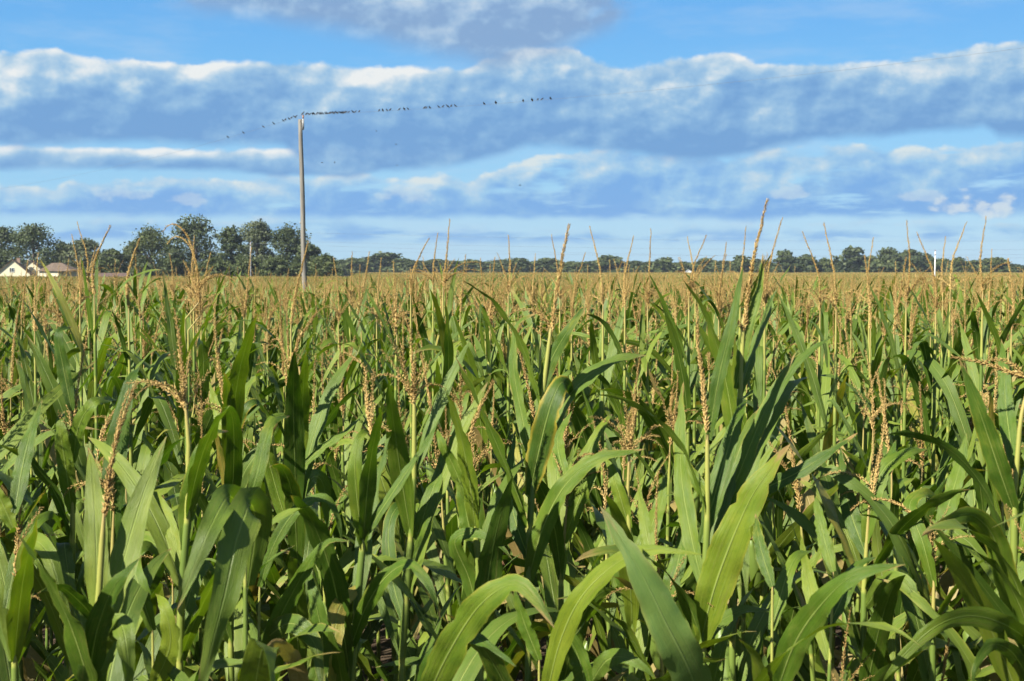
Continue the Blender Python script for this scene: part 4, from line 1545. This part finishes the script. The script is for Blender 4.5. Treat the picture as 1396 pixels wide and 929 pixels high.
o = bpy.data.objects.new('perched_bird', bmesh_[0]); C.objects.link(o)
o.location = (WT[0], WT[1], WT[2] + 0.03); o.rotation_euler = (0, 0, 2.2)
tag(o, 'small dark bird sitting on top of the utility pole', 'bird', 'birds perched on the wire')


def flying_bird():
    mb = MB()
    tube(mb, [(0, .12, 0), (0, .06, .005), (0, 0, .008), (0, -.06, .006), (0, -.10, .004), (0, -.12, 0)], [.02, .022, .035, .03, .02, .003], 7)
    for s in (-1, 1):
        V = []; n = 6
        for i in range(n):
            t = i / (n - 1)
            x = s * (.02 + .20 * t); z = .05 * math.sin(t * 2.2) + .01; c = .07 * (1 - t ** 1.6) + .004
            y = -.02 + .05 * t * t
            V += [(x, y - c / 2, z + .004), (x, y + c / 2, z + .001), (x, y + c / 2, z - .004), (x, y - c / 2, z - .006)]
        F = []
        for i in range(n - 1):
            for j in range(4):
                F.append((i * 4 + j, i * 4 + (j + 1) % 4, (i + 1) * 4 + (j + 1) % 4, (i + 1) * 4 + j))
        F.append((0, 1, 2, 3)); F.append(((n - 1) * 4 + 3, (n - 1) * 4 + 2, (n - 1) * 4 + 1, (n - 1) * 4))
        mb.put(V, F)
    return mb.mesh('flying_bird', M_BIRD)


fb = flying_bird()
for X, Y, lab in ((439, 222, 'tiny bird in flight, left of a close pair right of the pole'), (456, 222, 'tiny bird in flight, right of a close pair right of the pole'),
                  (540, 197, 'tiny bird in flight under the middle of the wire'), (513, 179, 'tiny bird in flight just below the bird clusters'),
                  (541, 226, 'tiny bird in flight lowest over the dark cloud edge'), (709, 253, 'tiny bird in flight near the picture centre, low in the clouds')):
    d = 150
    p = world_pt(X, Y, d)
    o = bpy.data.objects.new('flying_bird', fb); C.objects.link(o)
    o.location = p; o.rotation_euler = (br.gauss(0, .3), br.gauss(0, .3), br.uniform(0, 6.28))
    tag(o, lab, 'bird', 'birds in flight')

# ------------------------------------------------------------------ distant power line
def far_pole(X, Ytop, d, mat, rad, label, arms=True):
    p = world_pt(X, Ytop, d)
    gz = ground_z(0, d)
    r = empty('power_line_pole', (p[0], d, gz))
    tag(r, label, 'utility pole')
    h = p[2] - gz
    mb = MB(); tube(mb, [(0, 0, 0), (0, 0, h * .5), (0, 0, h)], [rad * 1.15, rad, rad * .8], 10)
    mb.obj('shaft', mat, r)
    if arms:
        mb = MB(); box(mb, (0, -rad, h - 0.5), 0.16, 0.12, 1.1 if not arms else 0.16)
        tube(mb, [(0, 0, h), (0, 0, h + .25)], [.07, .04], 6)
        mb.obj('insulator', M_GLASSY, r)
    return r


far_pole(341.5, 331, 262, M_METAL, 0.14, 'thin grey pole before the dark trees, left of the big pole')
far_pole(1275, 343, 210, M_WHITEPOLE, 0.10, 'short white post standing at the far end of the corn on the right')
for (Xa, Ya, Xb, Yb, d, rd, lab) in (
        (-60, 349, 341, 339, 262, .011, 'lowest thin wire passing before the left trees'),
        (341, 332, 1500, 352, 262, .011, 'thin distant wire dropping rightward, lowest of the set above the treeline'),
        (430, 318, 1500, 328, 300, .012, 'thin distant wire, uppermost above the far treeline'),
        (430, 330, 1500, 340, 300, .012, 'thin distant wire, second from the top above the far treeline'),
        (430, 342, 1500, 346, 300, .012, 'thin distant wire, third from the top above the far treeline')):
    A = world_pt(Xa, Ya, d); B = world_pt(Xb, Yb, d)
    mb = MB()
    P = []
    for t in np.linspace(0, 1, 30):
        p = A + (B - A) * t; p[2] -= 4 * 0.8 * t * (1 - t); P.append(p)
    tube(mb, P, rd, 4)
    tag(mb.obj('power_line', M_WIRE), lab, 'wire', 'distant power lines')

# ------------------------------------------------------------------ houses
def gable(mb_w, mb_r, x0, x1, y0, y1, ze, zr, over=0.35):
    """gable end faces -Y; ridge runs along Y"""
    xm = (x0 + x1) / 2
    V = [(x0, y0, 0), (x1, y0, 0), (x1, y0, ze), (xm, y0, zr), (x0, y0, ze), (x0, y1, 0), (x1, y1, 0), (x1, y1, ze), (xm, y1, zr), (x0, y1, ze)]
    mb_w.put(V, [(0, 1, 2, 3, 4)], None); mb_w.f[-1] = [i + mb_w.n - 10 for i in (0, 1, 2, 3, 4)]
    b = mb_w.n - 10
    for f in ((5, 9, 8, 7, 6), (0, 4, 9, 5), (1, 6, 7, 2)):
        mb_w.f.append([i + b for i in f]); mb_w.mi.append(0)
    sl = (zr - ze) / (xm - x0)
    for sx, xe in ((-1, x0), (1, x1)):
        xo = xe + sx * over
        zo = ze - sl * over
        t = 0.16
        V = [(xm, y0 - over, zr + .02), (xo, y0 - over, zo + .02), (xo, y1 + over, zo + .02), (xm, y1 + over, zr + .02),
             (xm, y0 - over, zr + t), (xo, y0 - over, zo + t), (xo, y1 + over, zo + t), (xm, y1 + over, zr + t)]
        mb_r.put(V, [(0, 1, 2, 3), (7, 6, 5, 4), (0, 4, 5, 1), (1, 5, 6, 2), (2, 6, 7, 3)])


def win(parent, x, y, z, w, h):
    f = MB()
    for (cx, cz, sx, sz) in ((x, z + h / 2, w + .16, .08), (x, z - h / 2, w + .16, .08), (x - w / 2 - .04, z, .08, h - .08), (x + w / 2 + .04, z, .08, h - .08), (x, z, .05, h - .08)):
        box(f, (cx, y - .04, cz), sx, .08, sz)
    fo = f.obj('window', M_TRIM, parent, False)
    g = MB(); box(g, (x, y - .015, z), w, .03, h); g.obj('pane', M_WIN, fo, False)


HD = 288.0
def hx(X): return (X - 698) / FPX * HD
gzh = ground_z(0, HD)
# house A: white double gable
r = empty('white_house', (hx(21), HD, gzh))
tag(r, 'cream white house with a front gable and brown roof edge, far left', 'house')
r.rotation_euler = (0, 0, math.radians(10))
w_, rf = MB(), MB()
gable(w_, rf, -3.9, 3.1, 0, 4.5, 2.5, 5.5, 0.3)
w_.obj('wall', M_WALL, r, False); ro = rf.obj('roof', M_ROOF, r, False)
mb = MB(); box(mb, (0.3, 3.0, 5.4), .7, .7, 1.1); box(mb, (0.3, 3.0, 6.0), .8, .8, .1); mb.obj('chimney', M_BRICK, ro, False)
win(r, -0.6, 0, 3.4, .9, .9)
win(r, 1.4, 0, 1.3, 1.2, 1.2)
mb = MB(); box(mb, (-1.7, -.04, 1.05), .95, .08, 2.1); mb.obj('door', M_DOOR, r, False)
w2, rf2 = MB(), MB()
gable(w2, rf2, -0.8, 5.6, 4.8, 10, 2.7, 5.4, 0.3)
w2.obj('rear_wall', M_WALL, r, False); rf2.obj('rear_roof', M_ROOF, r, False)
# house B
r = empty('bungalow', (hx(82), HD - 4, gzh))
tag(r, 'small cream bungalow with a brown hipped roof, right of the gabled house', 'house')
mb = MB(); box(mb, (-0.9, 3, 1.6), 4.2, 6, 3.2); box(mb, (2.5, 4.2, 1.6), 2.6, 3.6, 3.2); mb.obj('wall', M_WALL, r, False)
mb = MB()
V = [(-3.4, -.4, 3.16), (4.4, -.4, 3.16), (4.4, 6.6, 3.16), (-3.4, 6.6, 3.16), (-1.2, 3, 4.95), (0.9, 3, 4.95)]
mb.put(V, [(0, 1, 2, 3)]); b = mb.n - 6
for f in ((0, 4, 5, 1), (3, 2, 5, 4)): mb.f.append([i + b for i in f]); mb.mi.append(0)
for f in ((1, 5, 2), (0, 3, 4)): mb.f.append([i + b for i in f]); mb.mi.append(0)
mb.obj('roof', M_ROOF, r, False)
win(r, -1.6, 0, 1.5, 1.0, 1.1); win(r, 2.6, 2.4, 1.4, 1.0, 1.2)
mb = MB(); box(mb, (0.3, -.04, 1.05), .95, .08, 2.1); mb.obj('door', M_TRIM, r, False)
# house C: long low roof
r = empty('low_barn', (hx(143), HD + 2, gzh))
tag(r, 'long low building with a dull reddish roof before the trees', 'building')
mb = MB(); box(mb, (0, 3, 0.7), 8.0, 6, 1.4); mb.obj('wall', M_BRICK, r, False)
mb = MB()
V = [(-4.4, -.5, 1.4), (4.4, -.5, 1.4), (4.4, 6.5, 1.4), (-4.4, 6.5, 1.4), (-4.4, 3, 2.75), (4.4, 3, 2.75)]
mb.put(V, [(0, 1, 2, 3)]); b = mb.n - 6
for f in ((0, 4, 5, 1), (3, 2, 5, 4), (1, 5, 2), (0, 3, 4)): mb.f.append([i + b for i in f]); mb.mi.append(0)
mb.obj('roof', M_ROOF2, r, False)
win(r, -2.4, 0, 0.8, .8, .5); win(r, 2.0, 0, 0.8, 1.0, .5)
# small white shed by the treeline
r = empty('white_shed', (world_pt(955, 372, 540)[0], 575, ground_z(0, 500)))
tag(r, 'tiny white shed at the foot of the far treeline, right of centre', 'shed')
w_, rf = MB(), MB(); gable(w_, rf, -1.4, 1.4, 0, 4, 2.3, 3.4, 0.2)
w_.obj('wall', M_TRIM, r, False); rf.obj('roof', M_METAL, r, False)


# ------------------------------------------------------------------ trees
CR_DARK = crown_material('crown_dark', (0.0234, 0.0378, 0.0152), (0.0673, 0.0887, 0.0322))
CR_MID = crown_material('crown_mid', (0.0304, 0.0473, 0.0163), (0.0877, 0.1094, 0.0351))
CR_PALE = crown_material('crown_pale', (0.0409, 0.0562, 0.0280), (0.1023, 0.1213, 0.0556))


def tree_parts(seed, Hh, Wd, leafsz=0.32, nclump=46, per=75, base=0.12, ragged=0.5):
    rg = random.Random(seed)
    nr = np.random.RandomState(seed)
    tk = MB()
    r0 = 0.018 * Hh + .06
    tube(tk, spline([(0, 0, 0), (rg.uniform(-.2, .2), 0, Hh * .3), (rg.uniform(-.4, .4), 0, Hh * .6), (rg.uniform(-.4, .4), 0, Hh * .9)], 8), np.linspace(r0, r0 * .2, 8), 7)
    cr = MB()
    V = []; F = []; TN = []
    q = 0
    for c in range(nclump):
        # clump centre on an uneven ellipsoid
        t = rg.random()
        z = base + (1 - base) * t
        prof = math.sin(PI * min(1, (t * 0.86 + 0.14))) ** 0.6
        rr = prof * Wd / 2 * math.sqrt(rg.random()) * rg.uniform(0.8, 1.1)
        a = rg.uniform(0, 2 * PI)
        cx, cy, cz = rr * math.cos(a), rr * math.sin(a) * .8, z * Hh * 0.93
        cs = rg.uniform(0.09, 0.19) * min(Hh, Wd * 1.2) * (1 + ragged * rg.uniform(-.5, .5))
        if c % 2 == 0 and cz > Hh * .3:
            tube(tk, [(0, 0, cz * 0.55), (cx * .5, cy * .5, cz * .78), (cx * .95, cy * .95, cz)], [r0 * .35, r0 * .2, .02], 4, cap=False)
        tonec = rg.uniform(0.15, 0.85)
        m_ = int(per * rg.uniform(.6, 1.3))
        D = nr.normal(size=(m_, 3)); D /= np.linalg.norm(D, axis=1)[:, None]
        R = cs * nr.uniform(.35, 1.1, m_) ** .6
        ctr = np.array((cx, cy, cz)) + D * R[:, None] * np.array((1.15, 1.15, .72))
        sz = leafsz * nr.uniform(.6, 1.5, m_)
        e1 = nr.normal(size=(m_, 3)); e1 /= np.linalg.norm(e1, axis=1)[:, None]
        e2 = np.cross(e1, D + nr.normal(size=(m_, 3)) * .5); e2 /= np.linalg.norm(e2, axis=1)[:, None] + 1e-6
        for i in range(m_):
            a1 = e1[i] * sz[i] * .5; b1 = e2[i] * sz[i] * .38
            V += [ctr[i] - a1, ctr[i] + b1, ctr[i] + a1, ctr[i] - b1]
            F.append((q, q + 1, q + 2, q + 3)); q += 4
            TN += [min(1, max(0, tonec + nr.normal() * .15))] * 4
    V = np.array(V)
    V[:, 2] = np.maximum(V[:, 2], 0.05)
    sc_ = Hh / V[:, 2].max()
    V[:, 2] *= sc_
    cr.put(V, F, None, TN)
    return tk, cr


def plant_tree(X, Ytop, wpx, d, mat, label, group, seed, **kw):
    p = world_pt(X, Ytop, d)
    gz = ground_z(0, d)
    Hh = p[2] - gz
    Wd = wpx / FPX * d
    tk, cr = tree_parts(seed, Hh, Wd, **kw)
    r = empty('broadleaf_tree', (p[0], d, gz))
    tag(r, label, 'tree', group)
    tk.obj('trunk', M_BARK, r)
    cr.obj('crown', mat, r, False)
    return r


G1 = 'trees behind the houses on the left'
for i, (X, Y, w, d, mt, lab) in enumerate([
        (2, 307, 60, 318, CR_DARK, 'wide dark tree at the left edge behind the white gabled house'),
        (44, 303, 78, 312, CR_DARK, 'broad rounded dark green tree right behind the white gabled house'),
        (88, 330, 26, 330, CR_PALE, 'narrow pale tree just right of the broad rounded one'),
        (115, 323, 48, 326, CR_PALE, 'pale rounded tree above the small bungalow'),
        (152, 338, 44, 316, CR_MID, 'low green tree above the long reddish roof'),
        (180, 332, 36, 322, CR_PALE, 'loose pale tree between the low green one and the tall pair'),
        (205, 304, 58, 320, CR_MID, 'tall open tree left of the tallest dark tree'),
        (266, 291, 72, 310, CR_DARK, 'tallest and darkest tree of the left group'),
        (238, 338, 40, 300, CR_DARK, 'dark shrubby tree at the foot of the tallest tree'),
        (314, 305, 34, 308, CR_DARK, 'slim dark tree right of the tallest tree'),
        (350, 298, 46, 325, CR_PALE, 'ragged tall tree with sky showing through, left of the pole'),
        (391, 302, 52, 318, CR_DARK, 'dark ragged tree directly left of the wooden pole'),
        (421, 330, 34, 312, CR_DARK, 'smaller dark tree immediately right of the wooden pole'),
        (334, 345, 40, 296, CR_MID, 'low bushy tree under the ragged tall tree'),
        (292, 350, 40, 295, CR_MID, 'low bushy tree under the slim dark tree'),
        (375, 350, 36, 294, CR_MID, 'low bushy tree left of the pole foot'),
        (444, 345, 36, 305, CR_MID, 'fresh green low tree right of the pole, last of the left group'),
        (64, 352, 40, 330, CR_DARK, 'dark low tree seen between the two white houses'),
        (130, 356, 50, 300, CR_MID, 'low hedge-like tree right of the bungalow roof'),
        (198, 358, 44, 298, CR_DARK, 'low dark tree right of the long reddish roof'),
        (408, 356, 30, 300, CR_MID, 'low bushy tree hidden behind the pole foot')]):
    rag = 1.0 if 'ragged' in lab or 'open' in lab else 0.75
    tl = w * d / FPX
    plant_tree(X, Y, w * 1.16, d, mt, lab, G1, 700 + i, nclump=(80 if rag > .5 else 120), per=110, leafsz=0.50, ragged=rag, base=.04)

# far treeline: copies of a few trees
far_protos = []
FT = [(462, 354, 26), (480, 351, 28), (499, 350, 30), (525, 342, 42), (550, 351, 30), (572, 355, 30), (594, 353, 32), (617, 355, 30), (641, 354, 30),
      (664, 357, 28), (684, 356, 26), (705, 350, 32), (727, 356, 28), (750, 351, 32), (775, 357, 30), (799, 356, 28), (829, 347, 32), (850, 357, 26), (870, 357, 24),
      (888, 355, 24), (906, 350, 24), (926, 357, 24), (944, 360, 20), (965, 351, 24), (985, 360, 22)]
FR = [(1010, 347, 34, 'rounded dark tree directly left of the highest tassel, in the right group'), (1041, 354, 26, 'small tree just behind the highest tassel'),
      (1070, 339, 40, 'round dark tree standing clear of the others right of the highest tassel'), (1100, 346, 34, 'bluish thin-leaved tree right of the round clear one'),
      (1124, 351, 26, 'low tree between the bluish one and the big round one'), (1163, 334, 48, 'biggest roundest tree of the right group'),
      (1188, 348, 30, 'tree filling the gap right of the biggest round one'), (1212, 336, 40, 'tall dark tree left of the perfectly upright tassel'),
      (1241, 339, 42, 'broad dark tree behind the perfectly upright tassel'), (1263, 345, 26, 'small tree left of the white post'),
      (1286, 352, 24, 'small low tree right of the white post'), (1306, 350, 28, 'low rounded tree, second right of the white post'),
      (1328, 354, 24, 'low tree between the two rounded ones at right'), (1357, 350, 40, 'rounded tree near the right edge of the treeline'),
      (1384, 362, 26, 'lowest tree at the right edge of the treeline')]
G2 = 'far treeline beyond the field'
D2 = 640.0
names_mid = [('low far tree in the treeline left of the centre tassel', 'far treeline left of the centre tassel'),
             ('low far tree in the treeline between the centre tassel and the highest tassel', 'far treeline right of the centre tassel')]
tr = random.Random(12)
fp = []


def far_tree(X, Ytop, wpx, d, lab, group):
    p = world_pt(X, Ytop, d)
    gz = ground_z(0, d)
    Hh = p[2] - gz; Wd = wpx / FPX * d
    if len(fp) < 7:
        tk, cr = tree_parts(900 + len(fp), 10.0, 10.0, leafsz=0.95, nclump=60, per=60, base=.02, ragged=.9)
        r = empty('far_tree', (p[0], d, gz))
        tk.obj('trunk', M_BARK, r); cr.obj('crown', tr.choice([CR_DARK, CR_MID]), r, False)
        fp.append(r)
    else:
        s_ = fp[tr.randrange(7)]
        r = s_.copy(); C.objects.link(r)
        for ch in s_.children:
            c = ch.copy(); C.objects.link(c); c.parent = r
    r.location = (p[0], d, gz)
    r.rotation_euler = (0, 0, tr.uniform(0, 6.28))
    r.scale = (Wd / 10.5, Wd / 10.5, Hh / 10.0)
    tag(r, lab, 'tree', group)
    return r


for (X, Y, w) in FT:
    n_ = names_mid[0] if X < 770 else names_mid[1]
    if X == 525:
        n_ = ('taller tree making the bump in the far treeline, right of the pole', G2)
    far_tree(X, Y, w * 1.8, D2 + tr.uniform(-20, 20), n_[0], n_[1])
for (X, Y, w, lab) in FR:
    far_tree(X, Y, w * 1.25, 590 + tr.uniform(-12, 12), lab, G2)
# a dense second rank closing the treeline at its foot
for k_ in range(46):
    X = 455 + k_ * 20.5 + tr.uniform(-5, 5)
    far_tree(X, tr.uniform(352, 360), 66, 700 + tr.uniform(-10, 10), 'low tree in the dense back rank closing the foot of the far treeline',
             'back rank of the far treeline')

# ------------------------------------------------------------------ the air between
def build_haze():
    mb = MB()
    box(mb, (0, 330, 14.0), 1100, 860, 34.0)
    m = bpy.data.materials.new('haze'); m.use_nodes = True
    t = m.node_tree; t.nodes.clear()
    out = t.nodes.new('ShaderNodeOutputMaterial')
    v = t.nodes.new('ShaderNodeVolumePrincipled')
    v.inputs['Color'].default_value = (0.72, 0.85, 1.0, 1)
    v.inputs['Density'].default_value = 0.00012
    v.inputs['Anisotropy'].default_value = 0.2
    t.links.new(v.outputs[0], out.inputs['Volume'])
    o = mb.obj('haze', m, None, False)
    tag(o, 'thin bluish summer haze over the field', None, None, 'stuff')


build_haze()
print('objects', len(bpy.data.objects))
